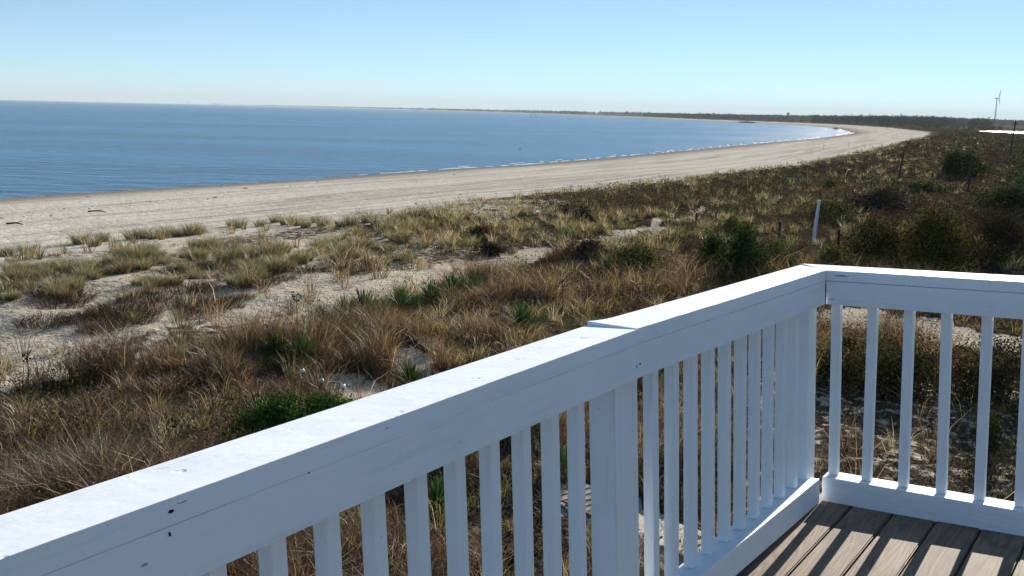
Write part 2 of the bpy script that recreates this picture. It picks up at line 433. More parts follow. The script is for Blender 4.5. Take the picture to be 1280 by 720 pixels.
# ------------------------------------------------------------------ plants as numpy blades and leaves
def blades(base, head, h, lean, w, cols, seg2=True):
    """base (n,3); head: azimuth of the lean; returns V, T, C"""
    n = len(base); dx, dy = np.sin(head), np.cos(head)
    tw = RNG.uniform(0, np.pi, n); wx, wy = np.cos(tw) * w / 2, np.sin(tw) * w / 2
    def pt(t):
        return np.stack([base[:, 0] + dx * h * lean * t * t, base[:, 1] + dy * h * lean * t * t, base[:, 2] + h * t * (1 - .28 * lean * t)], -1)
    W = np.stack([wx, wy, np.zeros(n)], -1)
    if seg2:
        p0, p1, p2 = pt(0), pt(.55), pt(1.0)
        V = np.stack([p0 - W, p0 + W, p1 + W * .8, p1 - W * .8, p2], 1).reshape(-1, 3)
        b = np.arange(n)[:, None] * 5
        T = np.concatenate([b + [0, 1, 2], b + [0, 2, 3], b + [3, 2, 4]])
        C = np.repeat(cols, 5, 0)
    else:
        p0, p2 = pt(0), pt(1.0)
        V = np.stack([p0 - W, p0 + W, p2], 1).reshape(-1, 3); b = np.arange(n)[:, None] * 3
        T = b + [0, 1, 2]; C = np.repeat(cols, 3, 0)
    return V, T, C

def leaves(P, size, cols, flat=0.0):
    """random little quads at points P"""
    n = len(P); a = RNG.normal(size=(n, 3)); a /= np.linalg.norm(a, axis=1)[:, None]
    b = RNG.normal(size=(n, 3)); b -= a * (a * b).sum(1)[:, None]; b /= np.linalg.norm(b, axis=1)[:, None]
    s = np.asarray(size)[:, None] if np.ndim(size) else size
    V = np.stack([P - a * s, P + b * s * .42, P + a * s, P - b * s * .42], 1).reshape(-1, 3)
    T = np.arange(n)[:, None] * 4 + [0, 1, 2, 3]
    return V, T, np.repeat(cols, 4, 0)

def palette(names, n, var=.25, blotch=None):
    base = {'straw': (.42, .34, .155), 'tan': (.25, .155, .068), 'rust': (.155, .085, .040), 'olive': (.185, .18, .05), 'green': (.07, .10, .028),
            'grey': (.13, .105, .072), 'dark': (.036, .025, .016), 'pale': (.54, .46, .28), 'mauve': (.070, .045, .035),
            'juniper': (.05, .115, .016), 'deep': (.016, .032, .012), 'bay': (.13, .13, .018), 'pine': (.018, .034, .030), 'brownleaf': (.085, .05, .026)}
    A = np.array([base[k] for k in names]); i = RNG.integers(0, len(names), n) if blotch is None else blotch
    return A[i] * (1 + RNG.uniform(-var, var, (n, 1)))

def scatter(n, r0_, r1_, p=0.0, h0=-40, h1=44):
    """points with density falling as r^-(2-p) per area"""
    t = RNG.random(n)
    if abs(p) < 1e-6: r = r0_ * (r1_ / r0_) ** t
    else: r = (r0_ ** p + t * (r1_ ** p - r0_ ** p)) ** (1 / p)
    a = np.radians(RNG.uniform(h0, h1, n)); x, y = r * np.sin(a), r * np.cos(a)
    # nothing grows through the deck
    z, sd = ground(x, y, True)
    k = ((r > 7) | (z < 0))
    return x[k], y[k], z[k], sd[k]

def tufts(x, y, z, names, per, h, rad, lean, w, var=.25, seg2=True, mono=.7):
    """a tuft of blades at each point; each tuft keeps mostly to one colour"""
    n = len(x); k = per
    hh = np.broadcast_to(h, (n,)); rr_ = np.broadcast_to(rad, (n,))
    bx = np.repeat(x, k); by = np.repeat(y, k); bz = np.repeat(z, k)
    ph = RNG.uniform(0, 2 * np.pi, n * k); q = np.sqrt(RNG.random(n * k)) * np.repeat(rr_, k)
    base = np.stack([bx + q * np.sin(ph), by + q * np.cos(ph), bz - .02], -1)
    H = np.repeat(hh, k) * RNG.uniform(.45, 1.1, n * k)
    ln = np.clip(lean * (.3 + .9 * q / (np.repeat(rr_, k) + 1e-6)) * RNG.uniform(.5, 1.5, n * k), 0, 1.2)
    first = np.repeat(RNG.integers(0, len(names), n), k); other = RNG.integers(0, len(names), n * k)
    pick = np.where(RNG.random(n * k) < mono, first, other)
    C = palette(names, n * k, var, pick)
    W = w * np.clip(np.hypot(bx, by) / 22, .8, 14) * RNG.uniform(.7, 1.3, n * k)
    return blades(base, ph + RNG.normal(0, .5, n * k), H, ln, W, C, seg2)

def cat(parts):
    V, T, C = [], [], []; o = 0
    for v, t, c in parts:
        V.append(v); T.append(t + o); C.append(c); o += len(v)
    return np.concatenate(V), np.concatenate(T), np.concatenate(C)

def stuff(name, parts, mat, label, catg):
    V, T, C = cat(parts); print(name, len(T))
    o = link_mesh(name, np_mesh(name, V, T, C), mat); tag(o, label, catg, None, 'stuff'); return o

def fields(x, y, z, sd):
    veg, u, v, brown, right, nr_ = veg_at(x, y, z, sd)
    sand = in_sand(u, v, x, y)
    edge = sd > 39 + 3 * (fbm(x * .2, y * .2, 51, 3) - .5) * 2
    return u, v, brown, right, nr_, sand, edge

# --- beach grass: olive and straw marram along the seaward dunes
def zone_marram():
    parts = []
    for (n, r0_, r1_, per, p, seg) in ((13000, 9, 60, 34, .6, True), (22000, 60, 420, 12, .5, False)):
        x, y, z, sd = scatter(n, r0_, r1_, p)
        u, v, brown, right, nr_, sand, edge = fields(x, y, z, sd)
        pt = fbm(x * .16, y * .16, 52, 3); r = RNG.random(len(x))
        front = (sd < 62) & edge
        cl = fbm(x * .7, y * .7, 53, 2)
        pr = np.where(front, np.where(u + 160 * (fbm(x * .13 + 9, y * .13, 92, 2) - .5) * 2 > 610, .9 * sstep(.30, .55, cl) + .1, .22 * sstep(.5, .62, cl)), .14)
        mx_ = inside(u, v, MIXED); pr = np.where(mx_, np.maximum(pr, .70 * sstep(.34, .5, cl)), pr)
        pr = np.where(brown & (u < 700), .10, pr); pr = np.where(brown & (v < 470) & (u < 560), .22, pr)
        pr = np.where(sand, .015, pr); pr = np.where(nr_, .008, pr)
        k = edge & (r < pr)
        x, y, z = x[k], y[k], z[k]
        parts.append(tufts(x, y, z, ['olive', 'straw', 'olive', 'tan', 'green', 'pale'], per, RNG.uniform(.35, .8, len(x)), RNG.uniform(.08, .20, len(x)), .6, .010, .3, seg))
    stuff('beach_grass', parts, M_GRASS, 'olive and straw beach grass growing along the seaward edge of the dunes', 'grass')

def zone_brown():
    parts = []
    for (n, r0_, r1_, per, p, seg) in ((38000, 9, 45, 24, .9, True), (9000, 45, 140, 16, .5, False)):
        x, y, z, sd = scatter(n, r0_, r1_, p)
        u, v, brown, right, nr_, sand, edge = fields(x, y, z, sd)
        big = fbm(x * .22, y * .22, 54, 3)
        pr = np.where(brown & (u < 1020), .95, .05)
        pr = np.where(brown & (u > 700), .30, pr)
        pr = np.where(sand, .02, pr); pr = np.where(nr_, .015, pr)
        k = edge & (RNG.random(len(x)) < pr * sstep(.25, .42, big))
        x, y, z, u, v, big = x[k], y[k], z[k], u[k], v[k], big[k]
        cl = fbm(x * .8, y * .8, 57, 2)
        hgt = (.22 + .5 * sstep(.35, .6, big)) * (.38 + 1.35 * sstep(.32, .62, cl)) * RNG.uniform(.75, 1.2, len(x))
        low = (u < 620) & (v > 462 + 50 * (fbm(x * .3, y * .3, 77, 2) - .5))
        for mk, pl in ((low, ['rust', 'dark', 'tan', 'dark', 'rust', 'mauve', 'dark']), (~low, ['tan', 'rust', 'tan', 'dark', 'tan', 'rust', 'dark', 'straw'])):
            q = np.nonzero(mk)[0]
            if len(q): parts.append(tufts(x[q], y[q], z[q], pl, per, hgt[q], RNG.uniform(.08, .22, len(q)), .6, .0085, .4, seg, .55))
        q = np.nonzero(RNG.random(len(x)) < .55)[0]      # a few bleached broad blades curling out of the mass
        parts.append(tufts(x[q], y[q], z[q], ['pale', 'straw', 'tan'], 3, hgt[q] * 1.1, np.full(len(q), .16), 1.1, .015, .2, seg))
        continue
        tall = tufts(x, y, z, ['tan', 'rust', 'straw', 'rust', 'dark', 'tan', 'rust', 'grey'], per, hgt, RNG.uniform(.08, .22, len(x)), .5, .006, .3, seg)
        parts.append(tall)
    stuff('brown_grass', parts, M_GRASS, 'tall tan and rust dead grass filling the near dune below the railing', 'grass')

def zone_scrub():
    # low twiggy ground cover inland, leaf-sized pieces over dark twigs
    parts = []
    for (n, r0_, r1_, per, p, s) in ((19000, 9, 60, 22, .9, .030), (80000, 60, 900, 16, .30, .05)):
        x, y, z, sd = scatter(n, r0_, r1_, p)
        u, v, brown, right, nr_, sand, edge = fields(x, y, z, sd)
        big = fbm(x * .10, y * .10, 55, 4)
        pr = np.where(inside(u, v, MIXED), .45, 0) + np.where(right, .92, np.where(brown, .35, .28 * sstep(.45, .6, big)))
        pr = np.where(sand, .03, pr); pr = np.where(nr_, .30, pr)
        k = edge & (sd > 46) & (RNG.random(len(x)) < pr)
        x, y, z, big, u, v = x[k], y[k], z[k], big[k], u[k], v[k]; n_ = len(x); far = np.clip(np.hypot(x, y) / 60, 1, 7)
        h = (.10 + .75 * sstep(.35, .65, big) * sstep(.3, .6, fbm(x * .45, y * .45, 59, 2))) * RNG.uniform(.6, 1.2, n_) * np.where((u > 930) & (v > 470), .5, 1)
        K = per; X_ = np.repeat(x, K); Y_ = np.repeat(y, K); Z_ = np.repeat(z, K); H_ = np.repeat(h, K); Fr = np.repeat(far, K)
        P = np.stack([X_ + RNG.normal(0, .16, n_ * K) * Fr ** .5, Y_ + RNG.normal(0, .16, n_ * K) * Fr ** .5, Z_ + H_ * RNG.random(n_ * K) ** .7], -1)
        hue = fbm(x * .07 + 9, y * .07, 56, 3)
        grp = np.where(hue < .42, 0, np.where(hue < .52, 1, 2))
        pal = [['mauve', 'grey', 'dark', 'rust', 'dark'], ['tan', 'brownleaf', 'dark', 'olive', 'rust'], ['olive', 'brownleaf', 'green', 'dark', 'deep']]
        C = np.zeros((n_ * K, 3)); G = np.repeat(grp, K)
        for g in range(3):
            mk = G == g; C[mk] = palette(pal[g], int(mk.sum()), .35)
        lv = leaves(P, s * Fr * RNG.uniform(.6, 1.5, n_ * K), C)
        V_, T_, C_ = lv
        T3 = np.concatenate([T_[:, [0, 1, 2]], T_[:, [0, 2, 3]]])
        parts.append((V_, T3, C_))
        tw = tufts(x, y, z, ['dark', 'mauve', 'grey', 'rust'], 7, h * 1.15, .12 * far ** .5, .8, .005, .3, False)
        parts.append(tw)
    stuff('low_scrub', parts, M_TWIG, 'low twiggy grey brown scrub carpeting the flat ground behind the dune', 'scrub')

def zone_litter():
    # short dead tufts and straw lying on the open sand
    x, y, z, sd = scatter(34000, 9, 75, 1.0)
    u, v, brown, right, nr_, sand, edge = fields(x, y, z, sd)
    cl = fbm(x * .55, y * .55, 58, 3)
    pr = np.where(nr_, 1.0 * sstep(.40, .56, cl) + .06, np.where(sand, .30 * sstep(.5, .62, cl) + .01, .30 * sstep(.42, .56, cl)))
    pr = np.where(inside(u, v, MIXED), .8, pr)
    pr = np.where((sd > 39) & ~inside(u, v, MIXED) & ~nr_ & ~brown & ~sand, .55 * sstep(.44, .56, cl), pr)
    k = edge & (RNG.random(len(x)) < pr); x, y, z = x[k], y[k], z[k]
    p1 = tufts(x, y, z, ['rust', 'grey', 'tan', 'dark', 'straw', 'olive'], 16, RNG.uniform(.06, .22, len(x)), RNG.uniform(.06, .2, len(x)), 1.1, .006, .35, False)
    stuff('dead_ground_cover', [p1], M_GRASS, 'short dead tufts and straw scattered over the sand', 'ground cover')

# cleared sand margin under the deck is left alone
zone_marram(); zone_brown(); zone_scrub(); zone_litter()

# ------------------------------------------------------------------ counted plants
def tussock_mesh(names, n, h, r, lean, w, mat):
    z0 = np.zeros(1)
    base_r = r * np.sqrt(RNG.random(n)); ph = RNG.uniform(0, 2 * np.pi, n)
    base = np.stack([base_r * np.sin(ph), base_r * np.cos(ph), np.full(n, -.04)], -1)
    V, T, C = blades(base, ph + RNG.normal(0, .4, n), h * RNG.uniform(.5, 1.1, n), np.clip(lean * (.2 + base_r / r) * RNG.uniform(.5, 1.4, n), 0, 1.2), w * RNG.uniform(.7, 1.4, n), palette(names, n, .25))
    me = np_mesh('tussock', V, T, C); me.materials.append(mat); return me

ORD = ['first', 'second', 'third', 'fourth', 'fifth', 'sixth', 'seventh', 'eighth', 'ninth', 'tenth', 'eleventh', 'twelfth', 'thirteenth', 'fourteenth', 'fifteenth', 'sixteenth', 'seventeenth', 'eighteenth', 'nineteenth', 'twentieth', 'twenty-first', 'twenty-second', 'twenty-third', 'twenty-fourth']
def nth(i, n):
    if i == 0: return 'leftmost of all'
    if i == n - 1: return 'rightmost of all'
    return (ORD[i] + ' from the left') if i < (n + 1) // 2 else (ORD[n - 1 - i] + ' from the right')
def place(name, me, p, s, label, catg, group, rz=None, sz=None):
    o = bpy.data.objects.new(name, me); COL.objects.link(o); o.location = p
    o.rotation_euler = (0, 0, random.uniform(0, 6.28) if rz is None else rz); o.scale = (s, s, (sz or s))
    tag(o, label, catg, group); return o

TUS = [tussock_mesh(['olive', 'straw', 'olive', 'green', 'dark', 'pale'], 380, .66, .24, .85, .009, M_GRASS) for _ in range(4)]
def merged(parts, mat):
    V, T, C = [], [], []; o = 0
    for me_, dx, dy, sc in parts:
        v = np.empty(len(me_.vertices) * 3, np.float32); me_.vertices.foreach_get('co', v); v = v.reshape(-1, 3) * sc + np.array([dx, dy, 0])
        t = np.empty(len(me_.loops), np.int32); me_.loops.foreach_get('vertex_index', t)
        c = np.empty(len(me_.vertices) * 4, np.float32); me_.color_attributes['tint'].data.foreach_get('color', c)
        V.append(v); T.append(t.reshape(-1, 3) + o); C.append(c.reshape(-1, 4)[:, :3]); o += len(v)
    me = np_mesh('tussock', np.concatenate(V), np.concatenate(T), np.concatenate(C)); me.materials.append(mat); return me
TUS_D = [tussock_mesh(['tan', 'rust', 'dark', 'straw', 'mauve'], 320, .5, .26, 1.0, .009, M_GRASS) for _ in range(2)]
TUS_W = [merged([(random.choice(TUS if random.random() < .72 else TUS_D), random.gauss(0, .42), random.gauss(0, .42), random.uniform(.55, 1.25)) for _ in range(6)], M_GRASS) for _ in range(6)]
DEAD = [tussock_mesh(['rust', 'dark', 'grey', 'mauve'], 520, .34, .55, 1.1, .009, M_TWIG) for _ in range(3)]
# tufts standing on the open sand at the top of the beach
row = [(8, 318), (34, 316), (100, 303), (118, 306), (128, 300), (165, 297), (180, 296), (192, 297), (206, 294), (222, 294), (238, 292), (246, 291), (290, 281), (300, 283), (325, 281), (344, 276),
       (358, 279), (372, 280), (382, 282), (395, 276), (403, 281), (425, 281), (440, 279), (460, 276), (470, 279), (487, 287), (505, 272), (520, 281), (545, 268)]
row.sort()
for i, (u, v) in enumerate(row):
    k_ = random.uniform(.8, 1.25)
    place('beach_grass_tussock', random.choice(TUS), at(u, v + 2), k_, 'olive tuft in the row along the top of the beach, ' + nth(i, len(row)), 'grass tuft', 'tufts along the top of the beach', None, k_ * 1.15)
mid = [(15, 338), (40, 334), (70, 331), (95, 340), (118, 330), (148, 328), (170, 334), (205, 326), (228, 318), (60, 366), (20, 360), (5, 372), (85, 360), (110, 345), (242, 345), (262, 330), (285, 322),
       (310, 330), (330, 318), (352, 312), (380, 322), (405, 310), (430, 318), (455, 305), (480, 310), (500, 298), (350, 335), (300, 352), (212, 352), (262, 308), (190, 352), (28, 350), (50, 342), (133, 338), (163, 318), (188, 316), (228, 334), (248, 320), (296, 312), (318, 342), (338, 328)]
mid.sort()
for i, (u, v) in enumerate(mid):
    k_ = random.uniform(.55, .85)
    place('beach_grass_tussock', random.choice(TUS_W), at(u, v + 4), k_, 'broad olive grass clump in the patchy belt above the sandy hollow, ' + nth(i, len(mid)), 'grass clump', 'grass clumps in the patchy belt', None, k_ * 1.3)
dead = [(52, 402), (100, 398), (130, 392), (150, 388), (165, 400), (185, 388), (210, 380), (235, 374), (255, 382), (240, 392), (140, 408), (118, 412), (282, 382), (275, 376), (300, 372), (205, 340),
        (260, 360), (230, 362), (330, 352), (352, 348), (385, 338), (68, 382), (90, 372), (300, 338), (180, 372), (450, 330), (425, 338), (490, 322)]
dead.sort()
for i, (u, v) in enumerate(dead):
    place('dead_brush_clump', random.choice(DEAD), at(u, v + 2), random.uniform(.7, 1.4), 'dark dead brush clump on the pale sand hollow, ' + nth(i, len(dead)), 'dead brush', 'dead brush clumps in the sandy hollow')

# yucca rosettes
def yucca_mesh(n=260, L=.66, seed=0):
    rng = np.random.default_rng(seed); V, T, C = [], [], []; o = 0
    for k in range(n):
        az = rng.uniform(0, 2 * np.pi); el = math.radians(90 - 82 * rng.random() ** .8 if k > 48 else rng.uniform(-8, 22)); ln = L * rng.uniform(.75, 1.15); w = .0145 * rng.uniform(.8, 1.2)
        d = np.array([math.sin(az) * math.cos(el), math.cos(az) * math.cos(el), math.sin(el)]); s = np.array([math.cos(az), -math.sin(az), 0]); dr = rng.uniform(0, .16) * math.cos(el)
        up = np.cross(s, d)
        p = lambda t: d * ln * t + np.array([0, 0, -dr * ln * t * t + .10 + .12 * math.sin(el) * 0])
        pts = []
        for t, ww in ((.05, .7), (.4, 1.0), (.75, .7)):
            q = p(t); pts += [q - s * w * ww + up * w * .35, q - up * 0, q + s * w * ww + up * w * .35]
        pts.append(p(1.0)); V += pts
        f = []
        for a in (0, 3):
            f += [(a, a + 1, a + 4), (a, a + 4, a + 3), (a + 1, a + 2, a + 5), (a + 1, a + 5, a + 4)]
        f += [(6, 7, 9), (7, 8, 9)]
        T += [tuple(o + i for i in q) for q in f]; o += 10
        c = np.array([(.055, .115, .022), (.075, .15, .028), (.035, .075, .018), (.13, .175, .04)][rng.integers(0, 4)] if k > 44 else (.17, .12, .065)) * rng.uniform(.75, 1.25)
        C += [c] * 10
    me = np_mesh('yucca', np.array(V), np.array(T), np.array(C)); me.materials.append(M_YUCCA); return me
YM = [yucca_mesh(260, .66, i) for i in range(4)]
YUC = [(345, 442, .85, 'small dark yucca half sunk in tan grass at the left end of the yuccas'), (379, 450, 1.0, 'green yucca just above the three globe lights'),
       (402, 408, .9, 'yucca at the left end of the row across the dune'), (430, 402, 1.15, 'broad yucca second from the left end of the row'), (455, 398, 1.3, 'largest bright green yucca in the row across the dune'),
       (500, 386, 1.1, 'yucca with upright leaves in the middle of the row'), (540, 378, 1.1, 'yucca right of the middle of the row'), (565, 368, 1.15, 'dark yucca on the crest of the row'),
       (592, 358, .95, 'yucca at the right end of the row across the dune'), (512, 478, .8, 'squat yucca on sand close above the railing cap'), (652, 410, 1.1, 'dark yucca above the railing left of the cap joint'),
       (692, 360, .85, 'yucca with spread leaves above the dark yucca near the cap joint'), (760, 338, 1.05, 'large dark yucca upslope of the railing cap joint'), (972, 318, 1.2, 'dark yucca behind the corner of the railing beside the slanted white pipe'),
       (545, 640, .8, 'yucca seen between the balusters of the near railing'), (700, 592, .75, 'pale leaved yucca seen through the balusters beside the boardwalk')]
for k, (u, v, s, lb) in enumerate(YUC):
    place('yucca', YM[k % 4], at(u, v + 5), s * .98, lb, 'yucca', 'yuccas growing in the dune')
for k, (u, v, s) in enumerate(sorted([(415, 412, .7), (444, 404, .95), (470, 400, .9), (482, 392, .75), (520, 386, .8), (553, 376, .85), (578, 366, .8), (600, 356, .7)])):
    place('yucca', YM[(k + 1) % 4], at(u, v + 4), s, 'smaller yucca filling the row across the dune, ' + nth(k, 8), 'yucca', 'small yuccas filling the row')
# dry seed stalk of the small yucca
def seg_tube(bm, a, b, r1, r2, n=7):
    a, b = Vector(a), Vector(b); d = (b - a).normalized(); x = d.orthogonal().normalized(); y = d.cross(x)
    A = [bm.verts.new(a + (x * math.cos(t) + y * math.sin(t)) * r1) for t in [6.2832 * i / n for i in range(n)]]
    B = [bm.verts.new(b + (x * math.cos(t) + y * math.sin(t)) * r2) for t in [6.2832 * i / n for i in range(n)]]
    for i in range(n): bm.faces.new((A[i], A[(i + 1) % n], B[(i + 1) % n], B[i]))
    bm.faces.new(A[::-1]); bm.faces.new(B)
def bm_obj(name, bm, mat, parent=None, smooth=False):
    bmesh.ops.recalc_face_normals(bm, faces=bm.faces[:])
    me = bpy.data.meshes.new(name); bm.to_mesh(me); bm.free()
    if smooth:
        for f in me.polygons: f.use_smooth = True
    return link_mesh(name, me, mat, parent)
def stalk(u, v, h, label, group='dry seed stalks'):
    t = empty('seed_stalk', at(u, v)); tag(t, label, 'seed stalk', group)
    bm = bmesh.new(); seg_tube(bm, (0, 0, 0), (.02, 0, h * .5), .013, .011); seg_tube(bm, (.02, 0, h * .5), (.0, .02, h), .011, .007)
    bm_obj('stem', bm, M_BARK, t)
    bm = bmesh.new()
    for k in range(11):
        z = h * random.uniform(.80, 1.0); a = random.uniform(0, 6.28); d = random.uniform(.04, .12)
        seg_tube(bm, (0, .01, z), (math.cos(a) * d, math.sin(a) * d, z + .04), .004, .004, 4)
        bmesh.ops.create_icosphere(bm, subdivisions=1, radius=.026, matrix=Matrix.Translation((math.cos(a) * d, math.sin(a) * d, z + .05)))
    bm_obj('seed_head', bm, M_DARKPOST, t)
stalk(371, 438, 1.35, 'tall dark seed stalk rising from the tan grass above the globe lights')
stalk(702, 395, 1.0, 'thin dry seed stalk above the railing cap joint')
stalk(36, 490, .75, 'short dark seed stalk at the left edge of the brown grass')

# shrubs
def shrub(u, v, w, h, d, names, label, catg='shrub', nleaf=1400, leaf=.05, upright=.5, base=None, group=None, twigs=26, top_shape=1.0, gaps=.36):
    p = base or at(u, v)
    t = empty('shrub' if catg == 'shrub' else catg.replace(' ', '_'), p); tag(t, label, catg, group)
    # clumps of leaves at branch ends in an uneven dome
    nb = max(14, int(nleaf / 42)); bz = RNG.random(nb) ** .9; a = RNG.uniform(0, 2 * np.pi, nb)
    rad = RNG.random(nb) ** .4 * (1 - (bz * .98) ** (2.2 * top_shape)) ** .5
    lob = fbm(np.cos(a) * 1.6 + u * .37, np.sin(a) * 1.6 + bz * 2.2 + v * .31, 88, 2); rad = rad * (.45 + 1.15 * sstep(.25, .75, lob)); hl = .60 + .50 * sstep(.3, .7, fbm(np.cos(a) * rad * 1.9 + v, np.sin(a) * rad * 1.9 + u, 89, 2))
    ctr = np.stack([np.cos(a) * rad * w / 2, np.sin(a) * rad * d / 2, h * (.02 + .92 * bz) * hl * RNG.uniform(.85, 1.1, nb)], -1)
    k = RNG.integers(0, nb, nleaf); sp = .10 * (w * h * d) ** (1 / 3) + .02
    P = ctr[k] + RNG.normal(0, 1, (nleaf, 3)) * sp * np.array([1, 1, .75]); P[:, 2] = np.abs(P[:, 2])
    keep = fbm(P[:, 0] * 3 / w + 5 * u, P[:, 2] * 3 / h + P[:, 1] * 2 / d, int(u) % 97, 2) > gaps - .12
    P = P[keep]
    C = palette(names, len(P), .35)
    V, T, C = leaves(P, leaf * RNG.uniform(.6, 1.4, len(P)), C)
    me = np_mesh('foliage', V, T, C); link_mesh('foliage', me, M_LEAF, t)
    bm = bmesh.new()
    for i in range(min(twigs, nb)):
        c = ctr[i]; mid_ = (c[0] * .45 + random.uniform(-.05, .05), c[1] * .45, c[2] * .55)
        r = .006 + .003 * h
        seg_tube(bm, (c[0] * .1, c[1] * .1, -.05), mid_, r, r * .6, 5); seg_tube(bm, mid_, tuple(c * random.uniform(1.0, 1.18)), r * .6, r * .2, 5)
    bm_obj('stem', bm, M_BARK, t)
    return t

def mpp(u, v):          # metres per photo pixel at a ground point
    P = at(u, v); return (np.array(P) - np.array([0, 0, EYE])) @ fwd / F_PX, P

SHR = [  # u, v(base), width px, height px, palette, label, leaves
    (345, 556, 112, 58, ['juniper', 'juniper', 'green', 'deep'], 'spreading bright green juniper under the globe lights, left half', 6500, 'juniper'),
    (408, 544, 100, 40, ['juniper', 'juniper', 'green', 'deep'], 'low green juniper lobe beside the globe lights, touching the railing cap', 5500, 'juniper'),
    (930, 354, 66, 66, ['deep', 'juniper', 'deep', 'deep', 'green'], 'tallest peaked dark green evergreen shrub left of the railing corner', 2600, 'evergreen shrub'),
    (968, 346, 58, 34, ['deep', 'juniper', 'deep'], 'low dark evergreen spreading from the peaked one to the railing corner', 1500, 'evergreen shrub'),
    (892, 346, 60, 46, ['deep', 'juniper', 'deep'], 'near black evergreen bush on the left shoulder of the peaked evergreen shrub', 2000, 'evergreen shrub'),
    (800, 345, 66, 34, ['green', 'olive', 'deep'], 'low green bush between the large yucca and the dark evergreen', 1600, 'shrub'),
    (1172, 336, 112, 70, ['bay', 'dark', 'bay', 'brownleaf', 'deep'], 'big yellowish green bayberry bush beyond the right railing', 4200, 'bayberry bush'),
    (1098, 326, 84, 56, ['dark', 'deep', 'bay', 'dark'], 'dark half bare bush left of the bayberry', 1700, 'shrub'),
    (1040, 346, 60, 34, ['green', 'olive', 'brownleaf'], 'low olive bush just behind the railing corner', 1200, 'shrub'),
    (1248, 328, 95, 68, ['deep', 'dark', 'brownleaf'], 'very dark bush at the right edge above the railing', 3000, 'shrub'),
    (1196, 222, 56, 28, ['deep', 'deep', 'green'], 'round dark green bush below the wind turbine', 1100, 'evergreen shrub'),
    (1258, 268, 78, 42, ['deep', 'dark', 'green'], 'wide black green bush at the foot of the edge tree', 1700, 'evergreen shrub'),
    (1150, 240, 46, 16, ['deep', 'green', 'olive'], 'low dark bush left of the round bush', 600, 'shrub'),
    (1100, 262, 90, 24, ['mauve', 'dark', 'grey'], 'dull purple brown brush bank in the middle of the flat', 1500, 'shrub'),
    (1040, 275, 70, 20, ['olive', 'green', 'brownleaf'], 'olive bush beside the slanted white pipe', 900, 'shrub'),
    (918, 290, 40, 16, ['bay', 'green', 'olive'], 'bright olive bush in the flat left of the white pipe', 600, 'shrub'),
    (1036, 238, 26, 12, ['bay', 'green'], 'small yellow green bush below the scrap of white sheeting', 400, 'shrub'),
    (735, 318, 50, 16, ['mauve', 'dark', 'grey'], 'grey purple brush mound by the sandy lane', 700, 'shrub'),
    (600, 300, 34, 20, ['rust', 'tan', 'brownleaf'], 'rust brown bush among the beach grass', 600, 'shrub'),
    (612, 318, 30, 14, ['mauve', 'dark'], 'low dark bush beside the rust brown bush', 400, 'shrub'),
    (720, 270, 60, 14, ['dark', 'mauve', 'grey'], 'dark bank of brush in the dune above the sandy lane', 700, 'shrub'),
    (1232, 600, 46, 110, ['deep', 'green', 'brownleaf'], 'dark leafy shrub seen between the right balusters at the frame edge', 1500, 'shrub'),
    (1120, 490, 150, 62, ['dark', 'brownleaf', 'green', 'deep'], 'dark brushy thicket behind the right balusters below the sand path', 3200, 'thicket'),
    (1245, 500, 120, 70, ['dark', 'brownleaf', 'green', 'mauve'], 'dark brushy thicket at the right end below the sand path', 3000, 'thicket'),
    (1050, 478, 60, 62, ['brownleaf', 'dark', 'olive'], 'brown bush right behind the railing corner post', 1400, 'shrub'),
    (556, 605, 60, 40, ['bay', 'green', 'brownleaf'], 'olive bush seen between balusters of the near railing', 900, 'shrub'),
]
for (u, v, wp, hp, pal_, lb, nl, cg) in SHR:
    s, P = mpp(u, v); w_, h_ = wp * s, hp * s
    shrub(u, v, w_, h_, w_ * .75, pal_, lb, cg, int(nl * (2.4 if v > 520 else 4)), max(.026, min(.055, .9 * s * 2.2)) if s < .03 else s * 1.7, base=P)

# tall tree at the right edge
def edge_tree(u, v, hp, wp, label, nleaf=5200, lean=0):
    s, P = mpp(u, v); H = hp * s; W = wp * s
    t = empty('cedar_tree', P); tag(t, label, 'tree')
    bm = bmesh.new(); seg_tube(bm, (0, 0, -.1), (.1, 0, H * .5), .11, .08); seg_tube(bm, (.1, 0, H * .5), (.0, 0, H * .97), .08, .015)
    ctr = []
    for k in range(46):
        z = H * (.18 + .8 * (k / 46)); a = k * 2.4; L = W * .5 * (1.05 - (z / H) ** 1.3) * random.uniform(.6, 1.25) + .12
        e = Vector((math.cos(a) * L, math.sin(a) * L, z + L * .25)); seg_tube(bm, (.05, 0, z), e, .022, .006, 5)
        for q in (.45, .72, 1.0): ctr.append(Vector((.05, 0, z)).lerp(e, q))
    bm_obj('trunk', bm, M_BARK, t)
    C0 = np.array([tuple(c) for c in ctr]); k = RNG.integers(0, len(C0), nleaf)
    Pp = C0[k] + RNG.normal(0, 1, (nleaf, 3)) * np.array([.17, .17, .12]) * (W / 3.2)
    V_, T_, C_ = leaves(Pp, s * 1.35 * RNG.uniform(.5, 1.4, nleaf), palette(['deep', 'deep', 'juniper', 'green'], nleaf, .35))
    link_mesh('crown', np_mesh('crown', V_, T_, C_), M_LEAF, t)
edge_tree(1290, 262, 104, 78, 'tall ragged dark cedar cut by the right edge of the photo')
edge_tree(1345, 275, 150, 90, 'dark cedar standing just outside the right edge', 3800)

